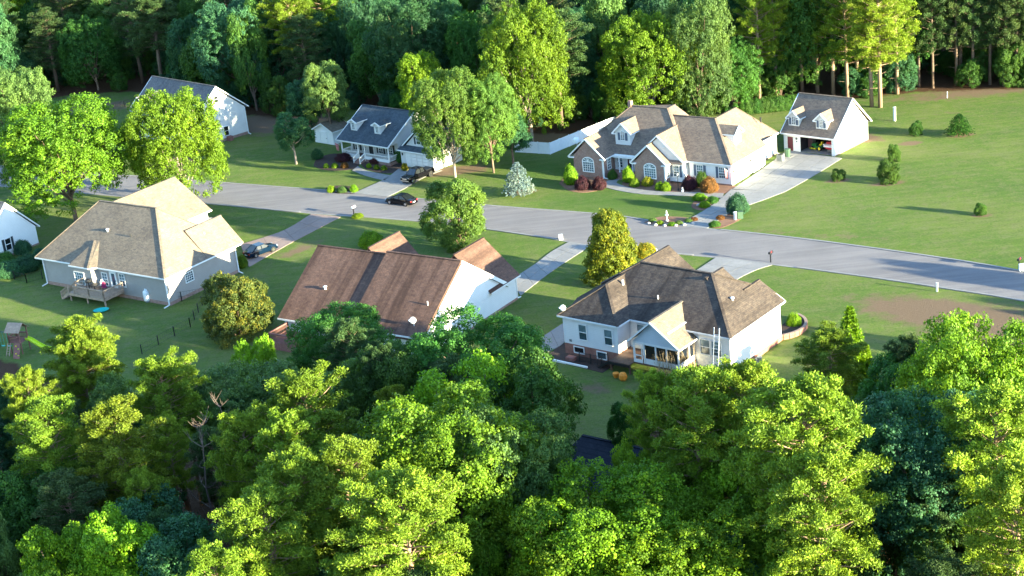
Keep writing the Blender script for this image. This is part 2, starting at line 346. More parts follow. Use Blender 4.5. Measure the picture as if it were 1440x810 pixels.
def pine(seed, br=78, crown=0.52, rad=0.2, per=92, tuft=0.027, needle=0.0125, bare=8):
    """loblolly pine of height 1, base at 0"""
    g = np.random.default_rng(seed)
    mb = MB(); lean = g.normal(size=2)*0.012
    mb.tube([(0, 0, -0.02), (lean[0]*.4, lean[1]*.4, 0.35), (lean[0], lean[1], 0.7), (lean[0], lean[1], 0.985)], [0.014, 0.0115, 0.008, 0.002], 7)
    C, D = [], []
    for i in range(br):
        u = (i+0.5)/br; h = 1-crown+crown*u*0.985
        a = i*2.399+g.uniform(-.4, .4)
        prof = math.sin(math.pi*min(1, (1-u)*0.86+0.07))**0.7 if u > 0.25 else 0.62+1.4*u
        ln = rad*prof*g.uniform(0.62, 1.12)*(1.0 if u < 0.9 else 0.8)
        el = 0.12+0.75*u+g.uniform(-.12, .15)
        d = np.array([math.cos(a)*math.cos(el), math.sin(a)*math.cos(el), math.sin(el)])
        o = np.array([lean[0]*h, lean[1]*h, h-0.01])
        tip = o+d*ln
        mb.tube([tuple(o), tuple(o+d*ln*0.55+np.array([0, 0, -0.006])), tuple(tip)], [0.0032, 0.002, 0.0006], 4, False)
        k = max(2, int(ln/0.034))
        for j in range(k):
            f = 0.38+0.62*(j+0.5)/k
            for s_ in range(2 if f < 0.95 else 1):
                side = rdir(g, 1)[0]*0.3*ln*(1.05-f)
                side[2] = abs(side[2])*0.5+0.008
                C.append(o+d*ln*f+side); D.append(unit(d*0.5+np.array([0, 0, 0.9])+g.normal(size=3)*0.2))
        C.append(tip); D.append(unit(d+np.array([0, 0, 0.8])))
    for i in range(bare):
        h = g.uniform(0.12, 1-crown); a = g.uniform(0, 6.28); ln = g.uniform(0.02, 0.07)
        mb.tube([(lean[0]*h, lean[1]*h, h), (lean[0]*h+math.cos(a)*ln, lean[1]*h+math.sin(a)*ln, h+0.01)], [0.002, 0.0006], 4, False)
    C = np.array(C); D = np.array(D); n = len(C)*per; idx = np.repeat(np.arange(len(C)), per)
    d = rdir(g, n)+D[idx]*0.75; d = unit(d)
    r = tuft*g.uniform(0.75, 1.3, len(C))[idx]
    P = C[idx]+d*(r*g.uniform(0.1, 1.0, n)**.7)[:, None]
    T = g.random(len(C))[idx]*0.5+g.random(n)*0.35+0.15*np.clip((d*D[idx]).sum(1), 0, 1)
    q = unit(d*.8+rdir(g, n)*.9+np.array([0, 0, .35])); N = np.cross(q, rdir(g, n))+d*0.5
    return P, N, T, q, needle, mb
def spike(seed, tiers=26, per=80, rad=0.24, leaf=0.026, taper=1.0):
    """spire-shaped conifer of height 1"""
    g = np.random.default_rng(seed); mb = MB(); mb.tube([(0, 0, -0.02), (0, 0, 0.98)], [0.018, 0.002], 6)
    C, D, Rr = [], [], []
    for i in range(tiers):
        u = (i+0.3)/tiers; h = 0.06+0.93*u; L = rad*(1-u)**taper+0.012
        k = max(5, int(15*(1-u)+5))
        for j in range(k):
            a = 2*math.pi*(j+g.uniform(-.3, .3))/k+i*1.1; ln = L*g.uniform(0.75, 1.15)
            d = np.array([math.cos(a), math.sin(a), 0.12+0.3*u])
            for f in (0.45, 0.75, 1.0):
                C.append(np.array([0, 0, h])+d*ln*f); D.append(unit(d)); Rr.append(0.022*(1.2-0.5*f)+0.012*(1-u))
    C = np.array(C); D = np.array(D); Rr = np.array(Rr); per = max(6, per//4); n = len(C)*per; idx = np.repeat(np.arange(len(C)), per)
    d = unit(rdir(g, n)+D[idx]*0.8+np.array([0, 0, 0.25]))
    P = C[idx]+d*(Rr[idx]*g.uniform(0.3, 1.0, n))[:, None]
    T = g.random(len(C))[idx]*0.5+g.random(n)*0.5
    return P, np.cross(d, rdir(g, n))+d*0.3, T, d, leaf, mb
def ballbush(seed, n=7200, leaf=0.075, flat=0.9):
    g = np.random.default_rng(seed); d = rdir(g, n); d[:, 2] = np.abs(d[:, 2])*1.0-0.25*g.random(n)
    lump = 1+0.07*np.sin(d[:, 0]*7+seed)+0.07*np.sin(d[:, 1]*8+d[:, 2]*6)+g.normal(size=n)*0.04
    P = d*lump[:, None]*np.array([1, 1, flat]); P = P*(0.82+0.2*g.random(n))[:, None]; P[:, 2] += 0.28
    T = g.random(n); mb = MB(); mb.lathe((0, 0, 0.28), [(0.5, -0.45), (0.72, -0.2), (0.74, 0.1), (0.6, 0.4), (0.3, 0.6), (0.05, 0.68)], 12)
    return P, d+g.normal(size=(n, 3))*0.5, T, leaf, mb

PROTO = {}
def proto(key, data, kind):
    """store the meshes of one kind of tree: leaves (for any leaf material) and wood"""
    PROTO[key] = (data, kind, {})
def crown_mesh(key):
    data, kind, cache = PROTO[key]
    if 'm' not in cache:
        if kind in ('decid', 'bush'):
            P, N, T, leaf, mb = data; me = leaf_mesh('foliage', P, N, leaf, 0.72, T, M['leaf'])
        else:
            P, N, T, d, leaf, mb = data; me = leaf_mesh('foliage', P, N, leaf, 0.26 if kind == 'pine' else 0.3, T, M['needle'], up=d)
        cache['m'] = me
    return cache['m']
WOOD = {}
def wood_mesh(key, wm):
    if (key, wm) not in WOOD:
        mb = PROTO[key][0][-1]; me = bpy.data.meshes.new('wood'); me.from_pydata(mb.v, [], mb.f); me.update(); me.shade_smooth(); me.materials.append(M['leaf'] if wm == 'leaf' else M[wm])
        WOOD[(key, wm)] = me
    return WOOD[(key, wm)]
for i in range(4): proto(f'd{i}', decid(20+i, lobes=9+i % 3, per_lobe=70, per=60, leaf=0.038, tall=1.0+0.12*(i % 3), open_=0.02*i, clump=0.105), 'decid')
for i in range(3): proto(f'o{i}', decid(40+i, lobes=17, per_lobe=96, per=50, leaf=0.026, tall=0.95+0.15*(i % 2), spread=0.6, clump=0.07, open_=0.04, thick=.5), 'decid')
for i in range(4): proto(f'p{i}', pine(60+i, br=70+6*i, crown=0.5+0.05*(i % 2), rad=0.2+0.02*(i % 3)), 'pine')
for i in range(2): proto(f'q{i}', pine(70+i, br=96, crown=0.72, rad=0.17, per=56, bare=12), 'pine')
for i in range(2): proto(f's{i}', spike(80+i, taper=0.9+0.2*i), 'spike')
proto('cone', decid(33, lobes=15, per_lobe=46, per=60, leaf=0.04, tall=1.15, clump=0.1, cone=.85), 'decid')
proto('lace', decid(90, lobes=11, per_lobe=50, per=34, leaf=0.042, tall=1.1, clump=0.11, open_=0.3), 'decid')
proto('fir', spike(95, tiers=15, rad=0.36, leaf=0.05, taper=0.8), 'spike')
for i in range(2): proto(f'b{i}', ballbush(100+i), 'bush')

def tree(name, key, lm, pos, h, w, label, cat='tree', group=None, wood='bark', rot=None, low=0.0):
    """a tree h metres tall and w metres wide standing at pos; trunk and crown are its parts"""
    kind = PROTO[key][1]
    e = bpy.data.objects.new(name, None); COL.objects.link(e); e.location = (pos[0], pos[1], pos[2] if len(pos) > 2 else 0); e.empty_display_size = 0.4
    a = rnd.uniform(0, 6.28) if rot is None else rot
    e.rotation_euler = (0, 0, a)
    tag(e, label, cat, group)
    if kind == 'decid':
        r = w/2; ch = h/(2.5-low); zc = ch*(1.45-low); sc = (r, r, ch)
    elif kind in ('pine', 'spike'):
        zc = 0; b = {'pine': 0.4, 'spike': 0.5}[kind]
        if key == 'fir': b = 0.72
        sc = (w/b, w/b, h)
    else:
        zc = 0; w *= .88; h *= .92; sc = (w/2, w/2, h/1.2)
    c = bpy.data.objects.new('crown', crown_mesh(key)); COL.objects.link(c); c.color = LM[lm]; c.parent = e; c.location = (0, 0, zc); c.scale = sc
    if kind == 'bush':
        t = bpy.data.objects.new('inner_foliage', wood_mesh(key, 'leaf')); t.color = LM[lm]; t.location = (0, 0, zc); t.scale = sc
    else:
        t = bpy.data.objects.new('trunk', wood_mesh(key, wood))
        t.location = (0, 0, zc)
        t.scale = sc
    COL.objects.link(t); t.parent = e
    return e
# ------------------------------------------------------------ houses (local frame: x along the street, y away from the viewer)
class House:
    def __init__(s, name, px, yaw, label, cat='house', group=None, z=0.0):
        s.e = empty(name, at(*px, z), yaw, label, cat, group); s.gut = M['white']
    def p(s, name, mb, mat, parent=None): return mb.build(name, mat, parent or s.e)
    def roof(s, polys, mat, name='roof', t=0.16, trim=None, ridges=()):
        mb = MB()
        for q in polys: mb.slab(q, t)
        r = s.p(name, mb, mat)
        if trim:
            f = MB()
            for a, b in trim: f.bar(a, b, 0.12, 0.17, 0.1)
            s.p('fascia', f, 'white', r)
        if ridges:
            c = MB()
            for a, b in ridges: c.bar(a, b, 0.3, 0.07, -0.02)
            s.p('ridge_cap', c, mat, r)
        return r
    def wall(s, pts, z0, z1, mat, name='wall', top=None):
        """closed body over footprint pts; top: optional list of gable polygons (thin prisms) added to it"""
        mb = MB().prism(pts, z0, z1)
        for poly, d in (top or []): mb.slab(poly, 0.14, d)
        return s.p(name, mb, mat)
    @staticmethod
    def m(face, c, u, z, d):
        if face == '-b': return (u, c-d, z)
        if face == '+b': return (u, c+d, z)
        if face == '+a': return (c+d, u, z)
        return (c-d, u, z)
    def fbox(s, mb, face, c, u0, u1, z0, z1, d0, d1):
        a = s.m(face, c, u0, z0, d0); b = s.m(face, c, u1, z1, d1)
        return mb.box(a[0], b[0], a[1], b[1], z0, z1)
    def window(s, face, c, u, z, w, h, cols=2, rows=4, mat='glass', arch=False, shutters=None, frame=0.09, split=True, name='window', label=None):
        """u, z: centre of the opening"""
        f = MB(); u0, u1, z0, z1 = u-w/2, u+w/2, z-h/2, z+h/2
        s.fbox(f, face, c, u0-frame, u0, z0-frame, z1+frame, 0.0, 0.09); s.fbox(f, face, c, u1, u1+frame, z0-frame, z1+frame, 0.0, 0.09)
        s.fbox(f, face, c, u0, u1, z1, z1+frame, 0.0, 0.09); s.fbox(f, face, c, u0, u1, z0-frame, z0, 0.0, 0.12)
        W = s.p(name, f, 'white')
        if label: W['label'] = label
        g = MB(); hs = (z1-z0)/2 if split else (z1-z0)
        if split:
            s.fbox(g, face, c, u0, u1, z0, z0+hs-0.03, -0.03, 0.02); gl = s.p('pane', g, mat, W)
            g = MB(); s.fbox(g, face, c, u0, u1, z0+hs+0.03, z1, -0.03, 0.03); s.p('pane', g, 'blind' if mat == 'glass' else mat, W)
        else:
            s.fbox(g, face, c, u0, u1, z0, z1, -0.03, 0.02); s.p('pane', g, mat, W)
        k = MB(); t = 0.022
        for i in range(1, cols): uu = u0+(u1-u0)*i/cols; s.fbox(k, face, c, uu-t, uu+t, z0, z1, 0.0, 0.055)
        for j in range(1, rows):
            zz = z0+(z1-z0)*j/rows; tt = 0.04 if (split and j*2 == rows) else t
            s.fbox(k, face, c, u0, u1, zz-tt, zz+tt, 0.0, 0.06)
        s.p('muntins', k, 'white', W)
        if arch:
            n = 10; r = w/2; a_ = MB(); rr = MB(); q = MB()
            cz = z1+frame
            ring = [(u+r*math.cos(math.pi*i/n), cz+r*0.62*math.sin(math.pi*i/n)) for i in range(n+1)]
            ro = [(u+(r+frame)*math.cos(math.pi*i/n), cz+(r*0.62+frame)*math.sin(math.pi*i/n)) for i in range(n+1)]
            D = Vector(s.m(face, 0, 0, 0, -1))-Vector(s.m(face, 0, 0, 0, 0))
            a_.slab([s.m(face, c, x, y, 0.04) for x, y in ring], 0.06, D)
            for i in range(n):
                rr.slab([s.m(face, c, *ring[i], 0.09), s.m(face, c, *ring[i+1], 0.09), s.m(face, c, *ro[i+1], 0.09), s.m(face, c, *ro[i], 0.09)], 0.09, D)
            for i in (2, 4, 5, 6, 8) if w > 1.2 else (5,):
                rr.bar(s.m(face, c, u, cz, 0.06), s.m(face, c, *ring[i], 0.06), 0.05, 0.05)
            s.p('arch_pane', a_, mat, W); s.p('arch_frame', rr, 'white', W)
        if shutters:
            for sd in (-1, 1):
                q = MB(); uc = u+sd*(w/2+frame+0.21); s.fbox(q, face, c, uc-0.19, uc+0.19, z0-0.05, z1+0.05, 0.0, 0.07)
                for j in range(9):
                    zz = z0+(z1-z0)*(j+0.5)/9; s.fbox(q, face, c, uc-0.15, uc+0.15, zz-0.02, zz+0.02, 0.07, 0.09)
                s.p('shutter', q, shutters)
        return W
    def door(s, face, c, u, z0, w, h, mat='white', glass_=None):
        f = MB(); fr = 0.1
        s.fbox(f, face, c, u-w/2-fr, u-w/2, z0, z0+h+fr, 0, 0.09); s.fbox(f, face, c, u+w/2, u+w/2+fr, z0, z0+h+fr, 0, 0.09)
        s.fbox(f, face, c, u-w/2, u+w/2, z0+h, z0+h+fr, 0, 0.09); D = s.p('door', f, 'white')
        g = MB(); s.fbox(g, face, c, u-w/2, u+w/2, z0, z0+h, -0.02, 0.04)
        for j in range(3):
            for i in (-1, 1): s.fbox(g, face, c, u+i*w*0.23-w*0.15, u+i*w*0.23+w*0.15, z0+0.15+j*h*0.32, z0+0.05+(j+1)*h*0.31, 0.04, 0.055)
        s.p('door_leaf', g, mat, D)
        if glass_: q = MB(); s.fbox(q, face, c, u-w*0.3, u+w*0.3, z0+h*0.15, z0+h*0.92, 0.05, 0.07); s.p('pane', q, glass_, D)
        kn = MB(); s.fbox(kn, face, c, u+w*0.38, u+w*0.44, z0+h*0.45, z0+h*0.5, 0.04, 0.12); s.p('handle', kn, 'black', D)
        return D
    def garage_door(s, face, c, u, w, h, rows=4, cols=4):
        D = s.p('garage_door', s.fbox(MB(), face, c, u-w/2, u+w/2, 0.06, h, -0.06, 0.0), 'white')
        for j in range(rows):
            for i in range(cols):
                q = MB(); du = w/cols; dz = (h-0.1)/rows
                s.fbox(q, face, c, u-w/2+i*du+0.08, u-w/2+(i+1)*du-0.08, 0.1+j*dz+0.05, 0.1+(j+1)*dz-0.05, 0.0, 0.03)
                s.p('panel', q, 'white', D)
        return D
    def vent_pipe(s, a, b, z, r=0.09, h=0.5, mat='white', name='vent_pipe'):
        return s.p(name, MB().cyl((a, b, z-0.3), r, h+0.3, 8), mat)
    def box_vent(s, a, b, z, mat='tank'):
        return s.p('roof_vent', MB().lathe((a, b, z-0.1), [(0.12, 0), (0.12, 0.25), (0.22, 0.28), (0.24, 0.36), (0.08, 0.44)], 10), mat)
    def downspout(s, a, b, z1, face='-b'):
        sp = MB(); d = {'-b': (0, -1), '+a': (1, 0), '+b': (0, 1), '-a': (-1, 0)}[face]
        sp.bar((a+d[0]*0.12, b+d[1]*0.12, z1), (a+d[0]*0.12, b+d[1]*0.12, 0.15), 0.13, 0.13)
        sp.bar((a+d[0]*0.12, b+d[1]*0.12, 0.14), (a+d[0]*0.9, b+d[1]*0.9-0.1, 0.06), 0.14, 0.1)
        return s.p('downspout', sp, 'white')
    def dish(s, a, b, z, k=1.0):
        mb = MB().tube([(a, b, z-0.2), (a, b, z+0.75*k)], 0.035, 6)
        prof = [(0.42*k, 0.0), (0.36*k, 0.05), (0.2*k, 0.1), (0.04, 0.12)]
        q = MB().lathe((0, 0, 0), prof, 12)
        Rm = Matrix.Rotation(R_(75), 3, 'X') @ Matrix.Rotation(R_(20), 3, 'Y')
        mb.add([tuple(Rm @ Vector(v)+Vector((a, b-0.1, z+0.8*k))) for v in q.v], q.f)
        mb.bar((a, b, z+0.75*k), (a-0.1, b-0.6*k, z+0.95*k), 0.05, 0.05); mb.box(a-0.18, a-0.02, b-0.72*k, b-0.56*k, z+0.9*k, z+1.05*k)
        return s.p('satellite_dish', mb, 'tank')
    def dormer(s, a, b, z0, w, zr, ov, wallmat, roofmat, pitch, yback, win, face='-b', shutters='shutter'):
        """gabled dormer whose front wall stands at y=b (face -b) or x=b (face +a); zr ridge height; yback where the ridge meets the roof"""
        sg = 1
        def L(u, d, z): return (u, d, z) if face == '-b' else (d, u, z)
        inn = 1 if face == '-b' else -1
        ze = zr-pitch*w/2
        mb = MB()
        mb.slab([L(a-w/2, b, z0), L(a+w/2, b, z0), L(a+w/2, b, ze), L(a, b, zr-0.05), L(a-w/2, b, ze)], 0.12, L(0, inn, 0))
        for sd in (-1, 1):
            mb.slab([L(a+sd*w/2, b+inn*0.12, z0), L(a+sd*w/2, b+inn*0.12, ze), L(a+sd*w/2, yback, ze)], 0.12, L(-sd, 0, 0))
        D = s.p('dormer', mb, wallmat)
        r = MB(); f = MB(); e = w/2+ov; zo = zr-pitch*e
        for sd in (-1, 1):
            r.slab([L(a, b-inn*ov, zr+0.1), L(a+sd*e, b-inn*ov, zo+0.1), L(a+sd*e, yback, zo+0.1), L(a, yback+inn*(zr-ze)/0.85, zr+0.1)], 0.1)
            f.bar(L(a, b-inn*ov, zr), L(a+sd*e, b-inn*ov, zo), 0.1, 0.2)
            f.bar(L(a+sd*e, b-inn*ov, zo), L(a+sd*e, yback, zo), 0.1, 0.14)
            f.bar(L(a+sd*e, b-inn*ov, zo-0.02), L(a+sd*(w/2-0.25), b-inn*ov*0.6, zo-0.05), 0.12, 0.12)
        s.p('dormer_roof', r, roofmat, D); s.p('dormer_trim', f, 'white', D)
        s.window(face, b, a, win[0], win[1], win[2], *win[3:5], mat='glass_dark' if False else 'glass', arch=win[5], shutters=shutters, split=False, frame=0.07)
        return D
def gable_roof(s, a0, a1, b0, b1, ze, zr, axis, mat, ov=0.0, trim='all', name='roof', ridge=None):
    """two slopes; axis 'a' ridge along x, 'b' ridge along y"""
    if axis == 'a':
        c = ridge if ridge is not None else (b0+b1)/2
        P = [[(a0, b0, ze), (a1, b0, ze), (a1, c, zr), (a0, c, zr)], [(a0, c, zr), (a1, c, zr), (a1, b1, ze), (a0, b1, ze)]]
        E = [((a0, b0, ze), (a1, b0, ze)), ((a0, b1, ze), (a1, b1, ze)), ((a0, b0, ze), (a0, c, zr)), ((a0, c, zr), (a0, b1, ze)), ((a1, b0, ze), (a1, c, zr)), ((a1, c, zr), (a1, b1, ze))]
        Rg = [((a0, c, zr), (a1, c, zr))]
    else:
        c = ridge if ridge is not None else (a0+a1)/2
        P = [[(a0, b0, ze), (c, b0, zr), (c, b1, zr), (a0, b1, ze)], [(c, b0, zr), (a1, b0, ze), (a1, b1, ze), (c, b1, zr)]]
        E = [((a0, b0, ze), (a0, b1, ze)), ((a1, b0, ze), (a1, b1, ze)), ((a0, b0, ze), (c, b0, zr)), ((c, b0, zr), (a1, b0, ze)), ((a0, b1, ze), (c, b1, zr)), ((c, b1, zr), (a1, b1, ze))]
        Rg = [((c, b0, zr), (c, b1, zr))]
    E = {'all': E, 'near': E[:4], 'eaves': E[:2], 'right': [E[1]], 'none': None}[trim]
    return s.roof(P, mat, name, trim=E, ridges=Rg)
def hip_roof(s, a0, a1, b0, b1, ze, zr, mat, ra0, ra1, rb, name='roof', rb2=None):
    """ridge from (ra0, rb) to (ra1, rb2)"""
    rb2 = rb if rb2 is None else rb2
    A, B, C, D = (a0, b0, ze), (a1, b0, ze), (a1, b1, ze), (a0, b1, ze); P, Q = (ra0, rb, zr), (ra1, rb2, zr)
    if rb2 == rb: polys = [[A, B, Q, P], [B, C, Q], [C, D, P, Q], [D, A, P]]; hips = [(A, P), (B, Q), (C, Q), (D, P), (P, Q)]
    else: polys = [[A, B, P], [B, C, Q, P], [C, D, Q], [D, A, P, Q]]; hips = [(A, P), (B, P), (C, Q), (D, Q), (P, Q)]
    return s.roof(polys, mat, name, trim=[(A, B), (B, C), (C, D), (D, A)], ridges=hips)

# ---- grey-sided house on the left, tan hipped roof
H = House('house', (240, 430), 36.1, 'grey-sided house with tall tan hipped roof and a wooden back deck at the left')
zb = 0.42
H.wall([(-22.6, 0.0), (0, 0), (0, 12.1), (-11.5, 12.1), (-11.5, 20), (-22.6, 20)], zb, 3.62, 'grey_siding')
H.p('foundation', MB().prism([(-22.64, -0.05), (0.05, -0.05), (0.05, 12.15), (-11.45, 12.15), (-11.45, 20.05), (-22.64, 20.05)], -0.05, zb), 'brick')
cb = MB().box(-0.06, 0.04, -0.05, 0.06, zb, 3.6); H.p('corner_board', cb, 'grey_siding')
hip_roof(H, -23.6, 0.4, -0.4, 13.0, 3.72, 9.9, 'roof_tan', -17.0, -6.5, 6.3)
gable_roof(H, -24.3, -12.2, 6.0, 20.7, 4.5, 8.6, 'b', 'roof_tan', name='front_wing_roof', trim='right')
H.wall([(-23.6, 13.0), (-12.6, 13.0), (-12.6, 20.2), (-23.6, 20.2)], 3.4, 4.5, 'white_siding', 'upper_wall', top=[([(-23.6, 20.2, 4.5), (-12.6, 20.2, 4.5), (-18.2, 20.2, 8.4)], (0, -1, 0))])
gable_roof(H, -6.2, 0.41, 7.0, 13.4, 3.74, 7.0, 'b', 'roof_tan', name='garage_wing_roof', trim='none')
H.p('gable_wall', MB().slab([(-5.8, 12.9, 3.7), (0.1, 12.9, 3.7), (-2.85, 12.9, 6.8)], 0.14, (0, -1, 0)), 'grey_siding')
# bay over the breakfast window
H.wall([(-16.0, -0.75), (-12.7, -0.75), (-12.0, 0.05), (-16.0, 0.05)], zb, 3.7, 'grey_siding', 'bay_wall')
bay = [(-16.3, -1.1, 3.75), (-12.6, -1.1, 3.75), (-11.7, -0.35, 3.75)]
H.roof([[bay[0], bay[1], (-14.2, 2.1, 6.15)], [bay[1], bay[2], (-13.5, 2.2, 6.15), (-14.2, 2.1, 6.15)], [(-16.3, -1.1, 3.75), (-14.2, 2.1, 6.15), (-16.3, 2.1, 3.75)]], 'roof_tan', 'bay_roof', trim=[(bay[0], bay[1]), (bay[1], bay[2])], ridges=[(bay[1], (-14.2, 2.1, 6.15))])
H.window('-b', -0.75, -15.0, 2.0, 1.7, 1.55, 4, 4, 'blind', split=False)
H.window('-b', 0.0, -11.1, 2.1, 0.85, 1.6, 2, 4); H.window('-b', 0.0, -7.9, 2.35, 0.9, 1.6, 2, 4)
H.door('-b', 0.0, -9.5, 1.15, 0.95, 2.05, 'white', 'glass'); H.window('+a', 0.0, 3.75, 2.45, 1.25, 1.15, 4, 4, split=False)
for a, b, f in ((-22.5, 0, '-b'), (-0.05, 0, '-b'), (0, 12.0, '+a')): H.downspout(a, b, 3.6, f)
H.box_vent(-12.9, 3.3, 7.2); H.vent_pipe(-8.5, 3.1, 7.05, 0.06, 0.35, 'black'); H.vent_pipe(-16.6, 8.6, 7.9, 0.1, 0.5, 'black'); H.vent_pipe(-1.9, 9.2, 5.8, 0.07, 0.4)
# the back deck with stair
D = empty('deck', H.e.matrix_basis @ Vector((-11.5, -2.0, 0)), 36.1, 'weathered wooden back deck with railing and stair against the grey-sided house', 'deck')
dk = MB(); zt = 1.1
A0, A1, B0, B1 = -2.9, 3.6, -1.35, 1.88
for i in range(18):
    y0 = B0+(B1-B0)*i/18
    q = MB().box(A0, A1, y0+0.008, y0+(B1-B0)/18-0.008, zt-0.05, zt); q.build('deck_board', 'wood', D)
fr = MB().box(A0, A1, B0-0.06, B0, zt-0.34, zt-0.02).box(A1, A1+0.06, B0, B1, zt-0.34, zt-0.02).box(A0-0.06, A0, B0, B1, zt-0.34, zt-0.02); fr.build('deck_frame', 'wood', D)
for x in (A0+0.1, 0.3, A1-0.1):
    MB().box(x-0.08, x+0.08, B0+0.05, B0+0.2, 0, zt-0.05).build('deck_post', 'wood', D)
def railing(parent, p, q, z0, z1=None, h=1.0, mat='wood', nm='railing'):
    z1 = z0 if z1 is None else z1
    r = MB(); P = Vector((*p, z0)); Q = Vector((*q, z1)); L = (Q-P).length; n = max(2, int(L/0.16))
    r.bar(P+Vector((0, 0, h)), Q+Vector((0, 0, h)), 0.15, 0.06); r.bar(P+Vector((0, 0, 0.12)), Q+Vector((0, 0, 0.12)), 0.05, 0.08); r.bar(P+Vector((0, 0, h-0.08)), Q+Vector((0, 0, h-0.08)), 0.05, 0.08)
    for i in range(n+1):
        c = P.lerp(Q, i/n); r.bar(c+Vector((0, 0, 0.1)), c+Vector((0, 0, h-0.05)), 0.04, 0.04)
    ro = r.build(nm, mat, parent)
    for c in (P, Q):
        MB().box(c.x-0.06, c.x+0.06, c.y-0.06, c.y+0.06, c.z-0.3, c.z+h+0.06).build('rail_post', mat, ro)
    return ro
railing(D, (A0+1.1, B0), (0.9, B0), zt); railing(D, (0.9, B0), (A1, B0), zt); railing(D, (A1, B0), (A1, B1-0.1), zt); railing(D, (A0, -0.1), (A0, B1-0.1), zt)
for i in range(5):
    z = zt-0.2*(i+1); x = A0-0.28*i-0.3
    MB().box(x, x+0.3, B0+0.0, B0+1.15, z-0.04, z+0.0).build('stair_tread', 'wood', D)
for y in (B0, B0+1.15):
    MB().bar((A0+0.05, y, zt-0.1), (A0-1.5, y, 0.05), 0.06, 0.26).build('stringer', 'wood', D)
    railing(D, (A0, y), (A0-1.5, y), zt-0.02, 0.08, 0.95, nm='stair_railing')
Dw = H.e.matrix_basis
def on_deck(x, y, z=1.1): return Dw @ Vector((x, y, z))
g = empty('grill', on_deck(-13.0, -1.2), 30, 'black covered grill on the wooden back deck', 'grill')
MB().lathe((0, 0, 0.75), [(0.3, 0), (0.42, 0.12), (0.42, 0.25), (0.33, 0.42), (0.1, 0.48)], 12).build('lid', 'black', g)
for x, y in ((-.25, -.2), (.25, -.2), (.25, .2), (-.25, .2)): MB().bar((x, y, 0), (x*0.8, y*0.8, 0.8), 0.05, 0.05).build('leg', 'black', g)
t = empty('patio_table', on_deck(-11.6, -1.5), 10, 'dark round patio table in the middle of the back deck', 'table')
MB().cyl((0, 0, 0.68), 0.6, 0.05, 20).build('table_top', 'black', t); MB().cyl((0, 0, 0), 0.05, 0.68, 8).build('leg', 'black', t); MB().cyl((0, 0, 0), 0.28, 0.04, 12).build('base', 'black', t)
def chair(pos, yaw, mat, label):
    c = empty('patio_chair', pos, yaw, label, 'chair')
    MB().box(-.27, .27, -.27, .27, .4, .48).build('seat', mat, c)
    q = MB(); n = 8
    for i in range(n):
        a0, a1 = math.pi*i/n, math.pi*(i+1)/n
        q.slab([(-.3*math.cos(a0), .27, .48), (-.3*math.cos(a1), .27, .48), (-.3*math.cos(a1), .33, .55+.55*math.sin(a1)), (-.3*math.cos(a0), .33, .55+.55*math.sin(a0))], .04, (0, 1, 0))
    q.build('backrest', mat, c)
    for x in (-.23, .23):
        for y in (-.23, .23): MB().box(x-.02, x+.02, y-.02, y+.02, 0, .4).build('leg', 'black', c)
    return c
chair(on_deck(-10.2, -1.1), -25, 'plum', 'magenta round-backed chair on the back deck under the right window'); chair(on_deck(-11.2, -0.6), 5, 'tank', 'pale grey chair beside the glazed back door on the deck')
def tank(px, yaw):
    T_ = empty('propane_tank', at(*px), yaw, 'white upright gas tank on the grass by the grey rear wall', 'gas tank')
    MB().lathe((0, 0, 0.08), [(0.3, 0), (0.46, 0.1), (0.48, 0.3), (0.48, 1.15), (0.44, 1.3), (0.28, 1.42)], 20).build('body', 'tank', T_, True)
    MB().lathe((0, 0, 1.48), [(0.24, 0), (0.24, 0.16), (0.2, 0.22)], 14).build('collar', 'tank', T_); MB().cyl((0, 0, 0), 0.36, 0.09, 14).build('foot_ring', 'grey_metal', T_)
tank((208.5, 424), 0)
sl = MB().lathe((0, 0, 0.0), [(0.62, 0.0), (0.85, 0.14), (0.9, 0.2), (0.8, 0.16), (0.5, 0.07), (0.05, 0.05)], 20)
sl.v = [(x*1.1, y*0.85, z) for x, y, z in sl.v]
o = sl.build('paddling_pool', 'teal'); o.location = at(142.5, 437.5); tag(o, 'small turquoise plastic pool on the shaded grass below the deck', 'pool')

# ---- brown-roofed house (white gable end)
H = House('house', (728, 421), 34.8, 'long brown-roofed house with a white gable end behind dark leafy trees')
H.wall([(-19.6, -18.2), (-0.05, -18.2), (-0.05, -1.6), (-0.05, 0.0), (-8.2, 0), (-8.2, -1.6), (-13.4, -1.6), (-13.4, 0), (-19.6, 0)], 0.25, 2.45, 'white_siding',
       top=[([(-0.05, -18.2, 2.4), (-0.05, -18.2, 2.75), (-0.05, -10.25, 8.2), (-0.05, -1.9, 2.75), (-0.05, 0, 2.75), (-0.05, 0, 2.4)], (-1, 0, 0)), ([(-19.6, -18.2, 2.3), (-19.6, -1.8, 2.3), (-19.6, -10.25, 7.85)], (1, 0, 0)),
            ([(-8.2, 0, 2.8), (-0.05, 0, 2.8), (-4.2, 0, 6.6)], (0, -1, 0)), ([(-19.6, 0, 2.8), (-13.4, 0, 2.8), (-16.5, 0, 6.3)], (0, -1, 0))])
H.p('foundation', MB().prism([(-19.65, -18.25), (0.0, -18.25), (0.0, 0.05), (-8.2, 0.05), (-8.2, -1.6), (-13.4, -1.6), (-13.4, 0.05), (-19.65, 0.05)], -0.05, 0.25), 'brick')
zr = 8.46
